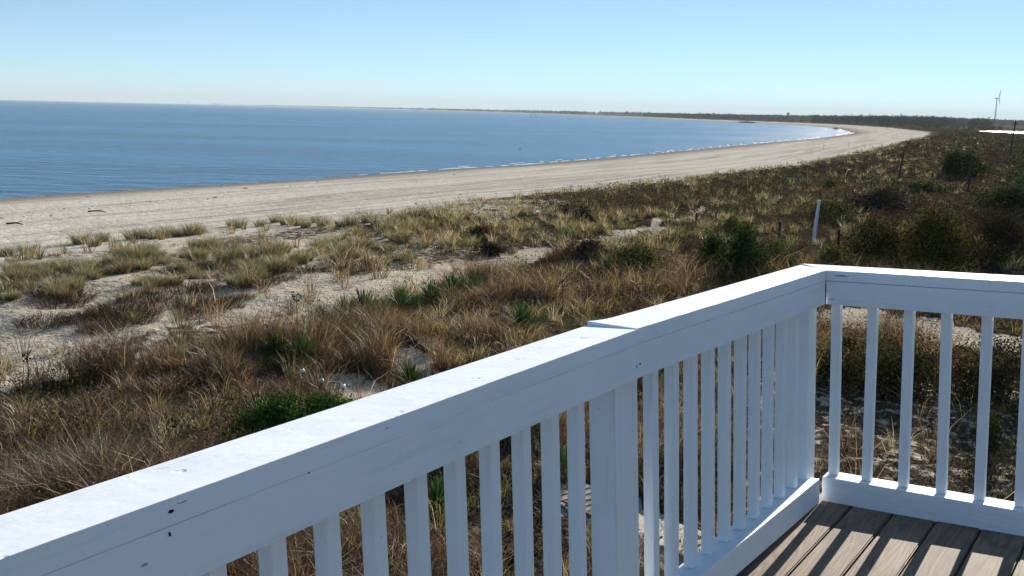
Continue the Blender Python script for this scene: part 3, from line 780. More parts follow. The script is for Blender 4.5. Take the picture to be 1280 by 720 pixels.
# ------------------------------------------------------------------ posts, pipe, fence, sheeting
def post(name, u, v, hp, wpx, label, catg, mat, du=0, group=None, n=8):
    s, P = mpp(u, v); H = hp * s; r = wpx * s / 2
    o_bm = bmesh.new(); top = Vector(cam_r) * du * s
    seg_tube(o_bm, (0, 0, -.3), (top.x * .5, top.y * .5, H * .5), r * 1.05, r, n); seg_tube(o_bm, (top.x * .5, top.y * .5, H * .5), (top.x, top.y, H), r, r * .92, n)
    o = bm_obj(name, o_bm, mat); o.location = P; tag(o, label, catg, group); return o
post('marker_pipe', 1016, 306, 56, 4.2, 'leaning white plastic pipe standing in the scrub', 'pipe', M_PIPE, 4, n=14)
post('utility_post', 1123, 223, 32, 2.2, 'tall thin dark pole leaning right in the middle of the flat', 'pole', M_DARKPOST, 4)
post('fence_post', 870, 284, 18, 2.6, 'short dark post left of the thin one in the scrub', 'post', M_DARKPOST, 0)
post('fence_post', 894.5, 279, 15, 2.2, 'short dark post standing upslope, right of its twin', 'post', M_DARKPOST, 0)
post('fence_post', 906, 290, 11, 3.2, 'stubby dark post, shortest in the scrub', 'post', M_DARKPOST, 0)
post('fence_post', 973, 304, 27, 3.4, 'thick dark post left of the white pipe', 'post', M_DARKPOST, .5)
post('fence_post', 1210, 240, 28, 1.8, 'slender dark post below the wind turbine', 'post', M_DARKPOST, 0)
post('fence_post', 1211, 343, 12, 4.0, 'dark post stub just above the right railing cap', 'post', M_DARKPOST, 0)
# old wire fence beside the white pipe
def old_fence():
    sA, A = mpp(1047, 316); sB, B = mpp(1118, 314)
    t = empty('wire_fence', A); tag(t, 'low dark rail fence with posts right of the white pipe', 'fence')
    B = B - A; mids = [0, .45, .72, 1.0]; hs = [30, 24, 22, 26]
    for f_, h_ in zip(mids, hs):
        b = B * f_; bm = bmesh.new(); seg_tube(bm, (b.x, b.y, b.z - .2), (b.x, b.y, b.z + h_ * sA), .06, .055, 8); bm_obj('fence_post', bm, M_DARKPOST, t)
    for hh in (24, 14):
        bm = bmesh.new(); seg_tube(bm, (0, 0, hh * sA), (B.x, B.y, B.z + (hh - 1) * sA), .028, .028, 6); bm_obj('rail', bm, M_DARKPOST, t)
old_fence()
def pole_right():
    s, P = mpp(1262, 196); t = empty('utility_pole', P); tag(t, 'thin dark pole standing against the pond in front of the edge tree', 'pole')
    bm = bmesh.new(); d = Vector(cam_r) * 3 * s; seg_tube(bm, (0, 0, -.3), (d.x, d.y, 46 * s), .8 * s, .75 * s, 8); bm_obj('pole', bm, M_DARKPOST, t)
    bm = bmesh.new(); seg_tube(bm, (d.x * .9 - .35, d.y * .9, 41 * s), (d.x * .9 + .35, d.y * .9, 41 * s), .06, .06, 6); bm_obj('crossbar', bm, M_DARKPOST, t)
pole_right()
M_SHEET = leaf_mat('white_plastic_sheet', .35, .08, (.78, .78, .78))
def sheeting():
    s, P = mpp(1060, 223); t = empty('sheeting_scrap', P); tag(t, 'scrap of white sheeting caught on a thin stake in the flat', 'plastic scrap')
    bm = bmesh.new(); seg_tube(bm, (0, 0, -.1), (.05, 0, 12 * s), .025, .02, 6); seg_tube(bm, (4 * s, 0, -.1), (4 * s, 0, 9 * s), .025, .02, 6); bm_obj('stake', bm, M_BARK, t)
    rows = 12; W_ = []
    for i in range(rows + 1):
        a = i / rows; z = (1.5 + 9.5 * math.sin(a * 1.75)) * s; x = (-3.2 + 5.4 * a * a) * s
        wd = (1.1 + .8 * math.sin(a * 7)) * s
        W_ += [(x - wd * .4, -.12 + .1 * math.sin(a * 9), z), (x + wd * .4, .12 + .1 * math.cos(a * 8), z + .3 * s)]
    Tq = [(2 * i, 2 * i + 1, 2 * i + 3, 2 * i + 2) for i in range(rows)]
    me_ = np_mesh('sheet', np.array(W_), np.array(Tq), smooth=True); o = link_mesh('sheet', me_, M_SHEET, t)
    md = o.modifiers.new('thickness', 'SOLIDIFY'); md.thickness = .004
sheeting()

# solar globe lights
M_GLOBE, n_, l_, p_ = new_mat('frosted_globe'); p_.inputs['Base Color'].default_value = (.82, .83, .84, 1); p_.inputs['Roughness'].default_value = .22; p_.inputs['Subsurface Weight'].default_value = .3
p_.inputs['Subsurface Radius'].default_value = (.05, .05, .05)
for u, v, lb in ((378, 484, 'white globe light nearest the tan grass, leftmost of the three'), (402, 496, 'white globe light in the middle of the three'), (429, 503, 'white globe light next to the sand mound, rightmost of the three')):
    s, P = mpp(u, v); H = 21 * s; t = empty('garden_light', P); tag(t, lb, 'garden light', 'globe lights in the juniper')
    bm = bmesh.new(); seg_tube(bm, (0, 0, -.1), (0, 0, H - .05), .009, .009, 8); seg_tube(bm, (0, 0, H - .07), (0, 0, H - .042), .028, .034, 12); bm_obj('stake', bm, M_BLACK, t)
    bm = bmesh.new(); bmesh.ops.create_uvsphere(bm, u_segments=24, v_segments=16, radius=.052, matrix=Matrix.Translation((0, 0, H))); bm_obj('globe', bm, M_GLOBE, t, True)
    bm = bmesh.new(); seg_tube(bm, (0, 0, H + .046), (0, 0, H + .056), .022, .020, 12); bm_obj('solar_cap', bm, M_BLACK, t)

# pale boardwalk seen between the balusters
def boardwalk():
    M_ = simple_mat('bleached_boardwalk', (.42, .38, .30), .85, .2, 5, .4, .01)
    A, B = at(706, 616), at(900, 704); ax = Vector((B.x - A.x, B.y - A.y, 0)); L = ax.length + 2; ax.normalize(); nx = Vector((ax.y, -ax.x, 0))
    t = empty('boardwalk', A); tag(t, 'pale weathered boardwalk lying on the sand, seen through the balusters', 'boardwalk')
    bm = bmesh.new(); k = 0; s_ = -.1
    while s_ < L:
        z = float(ground(np.array([A.x + ax.x * s_]), np.array([A.y + ax.y * s_]))[0]) - A.z + .07
        c = ax * (s_ + .065); jw = random.uniform(-.02, .02)
        m4 = Matrix(((ax.x * .128, nx.x * (.8 + jw), 0, c.x), (ax.y * .128, nx.y * (.8 + jw), 0, c.y), (0, 0, .03, z + random.uniform(-.004, .004)), (0, 0, 0, 1)))
        bmesh.ops.create_cube(bm, size=1.0, matrix=m4); s_ += .148
    bm_obj('planks', bm, M_, t)
    for sg in (-.28, .28):
        bm = bmesh.new(); c0 = ax * 0 + nx * sg; c1 = ax * L + nx * sg
        z0 = float(ground(np.array([A.x + c0.x]), np.array([A.y + c0.y]))[0]) - A.z; z1 = float(ground(np.array([A.x + c1.x]), np.array([A.y + c1.y]))[0]) - A.z
        seg_tube(bm, (c0.x, c0.y, z0 + .01), (c1.x, c1.y, z1 + .01), .045, .045, 4); bm_obj('stringer', bm, M_BARK, t)
boardwalk()

# ------------------------------------------------------------------ beach wrack, stakes, vehicle, things in and across the bay
def rock_mesh(seed, l=1.0, w=.6, h=.35):
    bm = bmesh.new(); bmesh.ops.create_icosphere(bm, subdivisions=2, radius=.5); r = random.Random(seed)
    for v in bm.verts: v.co = Vector((v.co.x * l, v.co.y * w, v.co.z * h)) * r.uniform(.72, 1.2)
    bmesh.ops.recalc_face_normals(bm, faces=bm.faces[:]); me = bpy.data.meshes.new('wrack'); bm.to_mesh(me); bm.free(); return me
M_WRACK = simple_mat('dark_seaweed', (.045, .036, .03), .9, .4, 6, .6, .05)
WR = [rock_mesh(i) for i in range(4)]
for q in WR: q.materials.append(M_WRACK)
spots = [(2, 273, 5), (30, 271, 3), (36, 266, 3), (64, 270, 6), (50, 260, 2), (80, 261, 4), (112, 261, 5), (116, 258, 3), (148, 256, 3), (152, 255.5, 3), (158, 254, 2), (188, 252, 3), (195, 253.5, 3), (110, 246, 3), (138, 240, 2), (116, 241, 2),
         (260, 249, 4), (269, 247, 6), (279, 246, 3), (235, 241.5, 3), (276, 234, 3), (307, 235.5, 6), (202, 239.5, 3), (290, 246, 2), (322, 244, 2), (363, 233, 3), (397, 227, 3), (568, 218.5, 4), (505, 250, 3), (540, 242, 3), (576, 243, 4), (476, 238, 3), (520, 255, 6), (620, 242, 4)]
spots.sort()
for k, (u, v, wp) in enumerate(spots):
    s, P = mpp(u, v); o = place('seaweed_lump', WR[k % 4], P, wp * s, 'small dark lump of seaweed on the bare beach, ' + nth(k, len(spots)), 'beach debris', 'dark wrack lumps on the beach')
def log(u, v, lp, label):
    s, P = mpp(u, v); bm = bmesh.new(); L = lp * s
    seg_tube(bm, (-L / 2, 0, .08), (0, .1, .12), .05, .045, 8); seg_tube(bm, (0, .1, .12), (L / 2, -.1, .06), .045, .02, 8); seg_tube(bm, (0, .1, .12), (.25, .35, .2), .02, .01, 6)
    o = bm_obj('driftwood_log', bm, M_DARKPOST); o.location = P; tag(o, label, 'driftwood')
log(19, 281.5, 22, 'long thin driftwood log lying flat near the left end of the beach'); log(122, 266, 24, 'thin driftwood branch on the beach left of centre')
M_ORANGE = simple_mat('orange_stake_paint', (.50, .20, .12), .6, .1, 4, .05, .001)
for u, v, lb in ((1029.5, 187, 'thin reddish stake on the beach, nearest the water'), (1061, 184, 'thin reddish stake in the middle of the beach'), (1081, 187, 'short reddish stake at the dune edge of the beach')):
    s, P = mpp(u, v); bm = bmesh.new(); seg_tube(bm, (0, 0, -.2), (0, 0, 7 * s), .28 * s, .28 * s, 6); o = bm_obj('beach_stake', bm, M_ORANGE); o.location = P; tag(o, lb, 'stake', 'stakes on the beach')
# vehicle
def box_bm(x0, x1, y0, y1, z0, z1, bev=0.0, seg=2):
    bm = bmesh.new(); bmesh.ops.create_cube(bm, size=1.0)
    for v in bm.verts: v.co = Vector((x0 + (v.co.x + .5) * (x1 - x0), y0 + (v.co.y + .5) * (y1 - y0), z0 + (v.co.z + .5) * (z1 - z0)))
    if bev: bmesh.ops.bevel(bm, geom=bm.edges[:], offset=bev, segments=seg, affect='EDGES', profile=.6)
    return bm
def truck():
    s, P = mpp(1045, 162.3); t = empty('beach_vehicle', P, .5); tag(t, 'tiny dark red vehicle parked on the beach at the bend of the bay', 'vehicle')
    M_R = simple_mat('dark_red_car_paint', (.16, .05, .04), .35, .05, 2, .02, .001); MG = simple_mat('car_glass', (.02, .025, .03), .1, .05, 2, 0, .001)
    bm = box_bm(-.95, .95, -2.4, 2.4, .45, 1.05, .12); b2 = box_bm(-.8, .8, -.9, 1.2, 1.05, 1.75, .18)
    tmp = bpy.data.meshes.new('x'); b2.to_mesh(tmp); b2.free(); bm.from_mesh(tmp); bpy.data.meshes.remove(tmp); bm_obj('body', bm, M_R, t)
    bm_obj('windscreen', box_bm(-.7, .7, -.96, -.88, 1.15, 1.62, .02), MG, t); bm_obj('rear_window', box_bm(-.7, .7, 1.18, 1.26, 1.15, 1.62, .02), MG, t)
    for sx in (-.85, .85):
        for sy in (-1.5, 1.5):
            bm = bmesh.new(); seg_tube(bm, (sx - .12, sy, .36), (sx + .12, sy, .36), .37, .37, 16); bm_obj('wheel', bm, M_BLACK, t)
truck()

# wind turbine
def turbine():
    hd = math.atan((1243.0 - 640) / F_PX) + 0; D = 4000.0
    d = fwd + cam_r * (1243.5 - CX) / F_PX - cam_u * (151 - CY) / F_PX
    kx, ky = d[0] / math.hypot(d[0], d[1]) * D, d[1] / math.hypot(d[0], d[1]) * D
    gz = float(ground(np.array([kx]), np.array([ky]))[0]); hub = EYE + 26.4 * D / F_PX - 0
    t = empty('wind_turbine', (kx, ky, gz)); tag(t, 'white wind turbine standing on the wooded horizon', 'wind turbine'); H = hub - gz
    M_T = simple_mat('turbine_paint', (.42, .44, .46), .4, .02, .1, 0, .01)
    bm = bmesh.new(); seg_tube(bm, (0, 0, -5), (0, 0, H - 1), 2.5, 1.5, 20); bm_obj('tower', bm, M_T, t, True)
    r = Vector((math.cos(hd), -math.sin(hd), 0)); f = Vector((math.sin(hd), math.cos(hd), 0))
    bm = box_bm(-7.5, 4.5, -2, 2, -1.9, 2.1, .7); Mx = Matrix(((r.x, f.x, 0, 0), (r.y, f.y, 0, 0), (0, 0, 1, H), (0, 0, 0, 1))); bm.transform(Mx); bm_obj('nacelle', bm, M_T, t)
    hubc = r * 6.2 + Vector((0, 0, H)); bm = bmesh.new(); bmesh.ops.create_uvsphere(bm, u_segments=14, v_segments=10, radius=1.9, matrix=Matrix.Translation(hubc)); bm_obj('hub', bm, M_T, t, True)
    for k, an in enumerate((6, 126, 246)):
        a = math.radians(an); dirn = (Vector((0, 0, 1)) * math.cos(a) + f * math.sin(a)); dirn = (dirn + r * .10).normalized(); sd2 = (dirn.cross(r).normalized() * .45 + r * .9).normalized()
        bm = bmesh.new(); L = 36; rings = []
        for q, (tt, c) in enumerate(((0.02, .9), (.10, 1.0), (.22, 1.75), (.5, 1.2), (.8, .7), (1.0, .25))):
            p = hubc + dirn * L * tt; th = .5 * (1 - tt) + .08
            rings.append([bm.verts.new(p + sd2 * c * x_ + r * th * y_) for x_, y_ in ((-1, 0), (-.3, 1), (1, .2), (-.3, -1))])
        for A_, B_ in zip(rings[:-1], rings[1:]):
            for i in range(4): bm.faces.new((A_[i], A_[(i + 1) % 4], B_[(i + 1) % 4], B_[i]))
        bm.faces.new(rings[0]); bm.faces.new(rings[-1][::-1]); bm_obj('blade', bm, M_T, t)
turbine()

# bright pond / marsh water beyond the flat
def pond():
    def flat(u, v, z):
        d = fwd + cam_r * (u - CX) / F_PX - cam_u * (v - CY) / F_PX; k = (z - EYE) / d[2]; return np.array([d[0] * k, d[1] * k, z])
    z = 3.05; top = [(1223, 163.6), (1240, 163.4), (1260, 163.8), (1290, 164.6), (1400, 167.5)]; bot = [(1400, 171), (1330, 168.9), (1290, 167.2), (1270, 166.9), (1255, 165.7), (1243, 165.6), (1234, 164.7), (1226, 164.6)]
    P = np.array([flat(u, v, z) for u, v in top + bot]); bm = bmesh.new(); bm.faces.new([bm.verts.new(tuple(p)) for p in P])
    bmesh.ops.triangulate(bm, faces=bm.faces[:]); o = bm_obj('marsh_pond', bm, M_POND); tag(o, kind='structure')
    for p in o.data.polygons:
        if p.normal.z < 0: p.flip()
pond()

# things across the water
def far_at(u, D, z):
    hd = math.atan((u - 640) / F_PX / 1.0 / math.cos(PITCH)); return Vector((math.sin(hd) * D, math.cos(hd) * D, z))
M_FARW = simple_mat('pale_far_wall', (.45, .45, .45), .7, .05, .05, 0, .1); M_ROOF = simple_mat('grey_far_roof', (.18, .18, .18), .8, .05, .05, 0, .1)
def water_tower():
    D = 3000; P = far_at(970, D, 0); P.z = float(ground(np.array([P.x]), np.array([P.y]))[0]); t = empty('water_tower', P); tag(t, 'tiny round topped water tower above the tree line across the bay', 'water tower')
    zt = EYE + 3.4 * D / F_PX - P.z
    bm = bmesh.new()
    for k in range(6): a = k * 1.047; seg_tube(bm, (4 * math.cos(a), 4 * math.sin(a), 0), (3 * math.cos(a), 3 * math.sin(a), zt), .4, .4, 6)
    seg_tube(bm, (0, 0, 0), (0, 0, zt), .8, .8, 8); bm_obj('leg_frame', bm, M_ROOF, t)
    bm = bmesh.new(); bmesh.ops.create_uvsphere(bm, u_segments=18, v_segments=12, radius=1, matrix=Matrix.Translation((0, 0, zt + 2.2)) @ Matrix.Diagonal((4.6, 4.6, 3.6, 1))); bm_obj('tank', bm, M_ROOF, t, True)
water_tower()
def house(u, D, w, h, label, zb=None):
    P = far_at(u, D, 0); P.z = float(ground(np.array([P.x]), np.array([P.y]))[0]) if zb is None else zb; t = empty('far_house', P, -math.atan2(P.x, P.y)); tag(t, label, 'house')
    bm_obj('wall', box_bm(-w / 2, w / 2, -4, 4, 0, h), M_FARW, t)
    bm = bmesh.new(); vs = [bm.verts.new(c) for c in ((-w / 2 - .4, -4.4, h), (w / 2 + .4, -4.4, h), (w / 2 + .4, 4.4, h), (-w / 2 - .4, 4.4, h), (-w / 2 - .4, 0, h + 3), (w / 2 + .4, 0, h + 3))]
    for f_ in ((0, 1, 5, 4), (2, 3, 4, 5), (1, 2, 5), (3, 0, 4), (3, 2, 1, 0)): bm.faces.new([vs[i] for i in f_])
    bm_obj('roof', bm, M_ROOF, t)
    for k in range(3):
        x = -w / 2 + w * (k + .5) / 3; bm_obj('window', box_bm(x - .6, x + .6, -4.06, -4.0, h * .4, h * .75), M_BLACK, t)
house(961, 2050, 16, 5, 'pale far house left of the water tower gap', None); house(968, 2080, 12, 5, 'pale far house just below the water tower'); house(1008, 1900, 14, 4.5, 'pale far house right of the water tower'); house(915, 2300, 15, 5, 'pale far house at the left end of the wooded shore')
def far_block(u, D, w, h, label):
    P = far_at(u, D, 0); P.z = float(ground(np.array([P.x]), np.array([P.y]))[0]); t = empty('far_tower', P, -math.atan2(P.x, P.y)); tag(t, label, 'tower')
    bm_obj('shaft', box_bm(-w / 2, w / 2, -w / 2, w / 2, -8, h), M_ROOF, t); bm_obj('roof', box_bm(-w * .7, w * .7, -w * .7, w * .7, h, h + 4), M_ROOF, t)
far_block(242, 15000, 16, 32, 'slim tower standing up from the far shore, left one'); far_block(274, 14000, 26, 22, 'squat tower on the far shore, right of the slim one')
def marker(u, v, w, h, label):
    d = fwd + cam_r * (u - CX) / F_PX - cam_u * (v - CY) / F_PX; k = -EYE / d[2]; P = Vector((d[0] * k, d[1] * k, 0)); s = k / F_PX
    t = empty('channel_marker', P); tag(t, label, 'marker'); bm = bmesh.new(); seg_tube(bm, (0, 0, -1), (0, 0, h * s), w * s * .3, w * s * .2, 8); bm_obj('post', bm, M_DARKPOST, t)
    bm_obj('board', box_bm(-w * s / 2, w * s / 2, -.1 * w * s, .1 * w * s, h * s * .6, h * s), M_DARKPOST, t)
marker(664, 145.6, 1.2, 2.6, 'tiny dark channel marker offshore, left of a pair'); marker(669, 145.7, 1.2, 2.4, 'tiny dark channel marker offshore, right of a pair'); marker(650, 187.6, 1.6, 2.6, 'tiny dark buoy floating off the beach')
def jetty():
    a = far_at(798, 2350, .0); bm = bmesh.new()
    d = Vector((1, .35, 0)).normalized(); A = None
    def flat(u, v): 
        q = fwd + cam_r * (u - CX) / F_PX - cam_u * (v - CY) / F_PX; k = -EYE / q[2]; return Vector((q[0] * k, q[1] * k, 0))
    A, B = flat(799, 149.6), flat(838, 150.0); t = A.copy(); d = (B - A); L = d.length; d.normalize(); nn = Vector((-d.y, d.x, 0)); n = 40
    for k in range(n + 1):
        c = d * L * k / n; h = 1.5 * (math.sin(math.pi * k / n) ** .5 if 0 < k < n else 0) * random.uniform(.8, 1.15); w = 5
        r_ = [bm.verts.new(c - nn * w + Vector((0, 0, -.5))), bm.verts.new(c - nn * w * .4 + Vector((0, 0, h))), bm.verts.new(c + nn * w * .4 + Vector((0, 0, h * .9))), bm.verts.new(c + nn * w + Vector((0, 0, -.5)))]
        if k:
            for i in range(3): bm.faces.new((pr[i], pr[i + 1], r_[i + 1], r_[i]))
        pr = r_
    o = bm_obj('breakwater', bm, M_DARKPOST); o.location = A; tag(o, 'long low dark breakwater lying in the far bay', 'breakwater')
    A, B = flat(926, 153.9), flat(940, 153.4); s = 0; bm = bmesh.new(); bmesh.ops.create_icosphere(bm, subdivisions=3, radius=1)
    for v in bm.verts: v.co = Vector((v.co.x * 11, v.co.y * 5, max(-.3, v.co.z) * 2.2)) * random.uniform(.85, 1.15)
    o = bm_obj('rock_groyne', bm, simple_mat('brown_rock', (.12, .075, .06), .9, .3, .5, .5, .3)); o.location = (A + B) / 2; tag(o, 'short reddish brown rock groyne at the far tip of the beach', 'groyne')
jetty()

# ------------------------------------------------------------------ far woods
def woods(name, label, n, r_rng, hd_rng, hs, per, ls, names, cond=None, squash=1.0, px=None):
    r = RNG.uniform(*r_rng, n); a = np.radians(RNG.uniform(*hd_rng, n)); x, y = r * np.sin(a), r * np.cos(a)
    z, sd = ground(x, y, True); k = sd > (55 if cond is None else cond)
    if px is not None:
        k &= px(np.degrees(a), r)
    x, y, z, r = x[k], y[k], z[k], r[k]; n = len(x); h = RNG.uniform(*hs, n)
    K = per; rad = h * .42
    d = RNG.normal(size=(n * K, 3)); d /= np.linalg.norm(d, axis=1)[:, None]; q = RNG.random(n * K) ** .4
    P = np.stack([np.repeat(x, K), np.repeat(y, K), np.repeat(z + h * .52, K)], -1) + d * q[:, None] * np.stack([np.repeat(rad, K), np.repeat(rad, K), np.repeat(h * .5, K)], -1)
    tone = np.repeat(RNG.uniform(.65, 1.35, n), K)[:, None]
    V_, T_, C_ = leaves(P, ls * RNG.uniform(.6, 1.4, n * K), palette(names, n * K, .2) * tone)
    o = link_mesh(name, np_mesh(name, V_, T_, C_), M_LEAF); tag(o, label, 'woods', None, 'stuff'); print(name, len(T_))
woods('pine_woods', 'dark pine wood behind the bend of the beach', 1600, (1050, 1500), (16.0, 24.6), (6, 11.5), 34, 1.0, ['pine', 'deep', 'pine'], px=lambda a, r: (fbm(a * 1.3, r * .004, 81, 3) > .34 + .3 * sstep(21.5, 24.6, a)))
woods('marsh_thicket', 'dark thicket along the far side of the flat', 900, (780, 1100), (19, 40), (1.5, 3.6), 20, .8, ['deep', 'dark', 'green', 'mauve'], px=lambda a, r: (fbm(a * 1.1, r * .006, 82, 3) > .45))
woods('far_hill_woods', 'blue hazy woods covering the low hills on the horizon', 9000, (1900, 3600), (7, 42), (5, 10), 11, 2.6, ['pine', 'pine', 'pine'], cond=70)
woods('far_shore_woods', 'thin line of woods along the far shore of the bay', 14000, (3600, 18500), (-21, 12), (7, 12), 8, 6.0, ['pine', 'pine', 'pine'], cond=60, px=lambda a, r: fbm(a * 2, r * .0004, 83, 3) > .38)
woods('dune_edge_brush', 'dark brush and houses edge behind the far beach', 900, (900, 2600), (9, 21), (1.5, 4.5), 14, 1.2, ['deep', 'mauve', 'olive', 'brownleaf'], cond=42)

# ------------------------------------------------------------------ haze
hz = link_mesh('haze', None or bpy.data.meshes.new('haze'), None)
bm = box_bm(-20500, 20500, -20500, 20500, -3.0, 175.0); bm.to_mesh(hz.data); bm.free()
mt = bpy.data.materials.new('haze_air'); mt.use_nodes = True; nn = mt.node_tree.nodes; nn.remove(nn['Principled BSDF'])
pv = nn.new('ShaderNodeVolumePrincipled'); pv.inputs['Density'].default_value = HAZE; pv.inputs['Color'].default_value = (.86, .96, 1.0, 1); pv.inputs['Anisotropy'].default_value = 0.0
mt.node_tree.links.new(pv.outputs[0], nn['Material Output'].inputs['Volume']); hz.data.materials.append(mt); tag(hz, kind='stuff'); hz['label'] = 'thin sea haze over the bay'; hz['category'] = 'haze'

# ------------------------------------------------------------------ deck and railing
CR = np.array([1.1878355, 3.84008864, EYE - 0.56780687]); UP = np.array([-0.06103757, 0.02356224, 0.99785732])
def dirv(h, e): return np.array([math.sin(h) * math.cos(e), math.cos(h) * math.cos(e), math.sin(e)])
D2, D1, D3, D4 = dirv(.60291077, -.01372029), dirv(.57131613, -.00444823), dirv(2.1736038, .0484105), dirv(.59396316, .01396603)
HS, HB, HR, HD, CW, S2 = .0409, .130, .8147, .914, .149, 1.5187
JT = CR - D2 * S2
def frame(origin, along, name_up=UP):
    """columns: along (away from the origin), outward, up"""
    a = along / np.linalg.norm(along); u_ = UP - a * (a @ UP); u_ /= np.linalg.norm(u_)
    return origin, a, u_
def rail_box(fr, out, a0, a1, o0, o1, z0, z1, bev=.003, cuts=0, wob=0, seed=0, skew0=0, skew1=0, lip=0, tilt=0):
    org, a, u_ = fr; bm = bmesh.new(); bmesh.ops.create_cube(bm, size=1.0)
    for v in bm.verts: v.co = Vector((a0 + (v.co.x + .5) * (a1 - a0), o0 + (v.co.y + .5) * (o1 - o0), z0 + (v.co.z + .5) * (z1 - z0)))
    for v in bm.verts:        # mitred ends
        t = (v.co.y)
        if abs(v.co.x - a0) < 1e-6: v.co.x += skew0 * t
        elif abs(v.co.x - a1) < 1e-6: v.co.x += skew1 * t
    if bev: bmesh.ops.bevel(bm, geom=bm.edges[:], offset=bev, segments=2, affect='EDGES', profile=.6)
    if tilt:
        for v in bm.verts: v.co.x += tilt * (1 if v.co.z > (z0 + z1) / 2 else -1); v.co.y += abs(tilt) * .5
    if cuts:
        es = [e for e in bm.edges if abs((e.verts[0].co - e.verts[1].co).x) > .6 * abs(a1 - a0)]
        bmesh.ops.subdivide_edges(bm, edges=es, cuts=cuts, use_grid_fill=True)
        rs = random.Random(seed)
        ph = [rs.uniform(0, 6.28) for _ in range(6)]
        for v in bm.verts:
            x = v.co.x
            w = wob * (math.sin(x * 5 + ph[0]) + .6 * math.sin(x * 13 + ph[1]) + .5 * math.sin(x * 31 + ph[2]))
            edge_in = 1 if abs(v.co.y - o0) < .02 else 0
            v.co.y += w * (1 if v.co.y < (o0 + o1) / 2 else -.6) * .8
            v.co.z += w * .35 * (1 if v.co.z > (z0 + z1) / 2 else 0)
            if lip: v.co.z += lip * max(0, (v.co.x - a1 + .16) / .16) ** 2 * max(0, (v.co.y - o0) / (o1 - o0)) ** 1.5
    M4 = Matrix(((a[0], out[0], u_[0], org[0]), (a[1], out[1], u_[1], org[1]), (a[2], out[2], u_[2], org[2]), (0, 0, 0, 1)))
    bm.transform(M4); return bm

rail = empty('deck_railing', Vector(CR - UP * HD)); rail_inv = Matrix.Translation(-Vector(CR - UP * HD))
tag(rail, 'white painted wooden railing around the corner of the deck', 'railing')
def rpart(name, bm, mat=None, smooth=False, up=False):
    mat = mat or PL
    bm.transform(rail_inv); return bm_obj(name, bm, mat, rail, smooth)
# frames: along = back towards the camera for the left runs, to the right for the right run; outward = away from the deck
fr2 = frame(CR, -D2); out2 = -np.cross(D2, UP); out2 /= np.linalg.norm(out2)
fr1 = frame(JT, -D1); out1 = -np.cross(D1, UP); out1 /= np.linalg.norm(out1)
fr3 = frame(CR, D3); out3 = -np.cross(D3, UP); out3 = out3 / np.linalg.norm(out3)
if out3[1] < 0: out3 = -out3
if out2[0] > 0: out2 = -out2
if out1[0] > 0: out1 = -out1
LEN1, LEN3 = 4.0, 3.2
# corner mitre: the two caps meet on the line from the inner to the outer corner
rpart('cap_rail', rail_box(fr2, out2, 0.001, S2 + .004, 0, CW, -HS + .0008, .0015, .0014, 60, .0007, 1, skew0=-1.0, lip=.009))
rpart('cap_rail', rail_box(fr1, out1, -.0045, LEN1, 0, CW, -HS + .0004, -.0005, .0010, 120, .0005, 2))
rpart('cap_rail', rail_box(fr3, out3, 0.001, LEN3, 0, CW, -HS + .0015, 0, .003, 60, .0005, 3, skew0=-1.0), PR)
rpart('top_rail', rail_box(fr2, out2, .002, S2 - .003, .0005, .040, -HB, -HS, .0010, 30, .0004, 4))
rpart('top_rail', rail_box(fr1, out1, -.001, LEN1, .0005, .040, -HB, -HS, .0010, 50, .0003, 5))
rpart('top_rail', rail_box(fr3, out3, .003, LEN3, .0005, .032, -HB, -HS, .0010, 30, .0003, 6), PR)
rpart('bottom_rail', rail_box(fr2, out2, .002, S2 + .02, .010, .098, -HD + .001, -HR, .004, 20, .0004, 7))
rpart('bottom_rail', rail_box(fr1, out1, .024, LEN1, .010, .098, -HD + .001, -HR, .004))
rpart('bottom_rail', rail_box(fr3, out3, .003, LEN3, .0, .088, -HD + .001, -HR, .003, 30, .0004, 8), PR)
def baluster(fr, out, a0, o0, z0=-HR, z1=-HS, w=.036, tw=0):
    rpart('baluster', rail_box(fr, out, a0, a0 + w, o0, o0 + .034, z0 + .0005, z1 - .0005, .0055, tilt=random.uniform(-.0035, .0035)), PV)
for k in range(10): 
    a = .143 + .1286 * k + random.uniform(-.002, .002)
    if a < S2 - .09: baluster(fr2, out2, a, .047)
for k in range(28):
    a = .200 + .1265 * k + random.uniform(-.002, .002)
    if a < LEN1 - .1: baluster(fr1, out1, a, .047)
for k in range(23):
    baluster(fr3, out3, .012 + .1335 * k + random.uniform(-.002, .002), .033)
def rpost(fr, out, a0, a1, o0, o1, z0=-1.2):
    rpart('post', rail_box(fr, out, a0, a1, o0, o1, z0, -HS - .0005, .004), PV)
rpost(fr2, out2, -.045, .045, .047, .137)
rpost(fr1, out1, -.075, .055, .0425, .118)
for q0, q1 in ((-.075, -.052), (-.0508, .0265), (.0277, .055)):      # facing boards on the joint post, with open seams
    rpart('facing_board', rail_box(fr1, out1, q0, q1, .0405, .0423, -1.2, -HB - .001, .0006), PV)
rpost(fr1, out1, 2.2, 2.289, .0425, .1315)
rpost(fr3, out3, 1.95, 2.04, .0345, .1235)
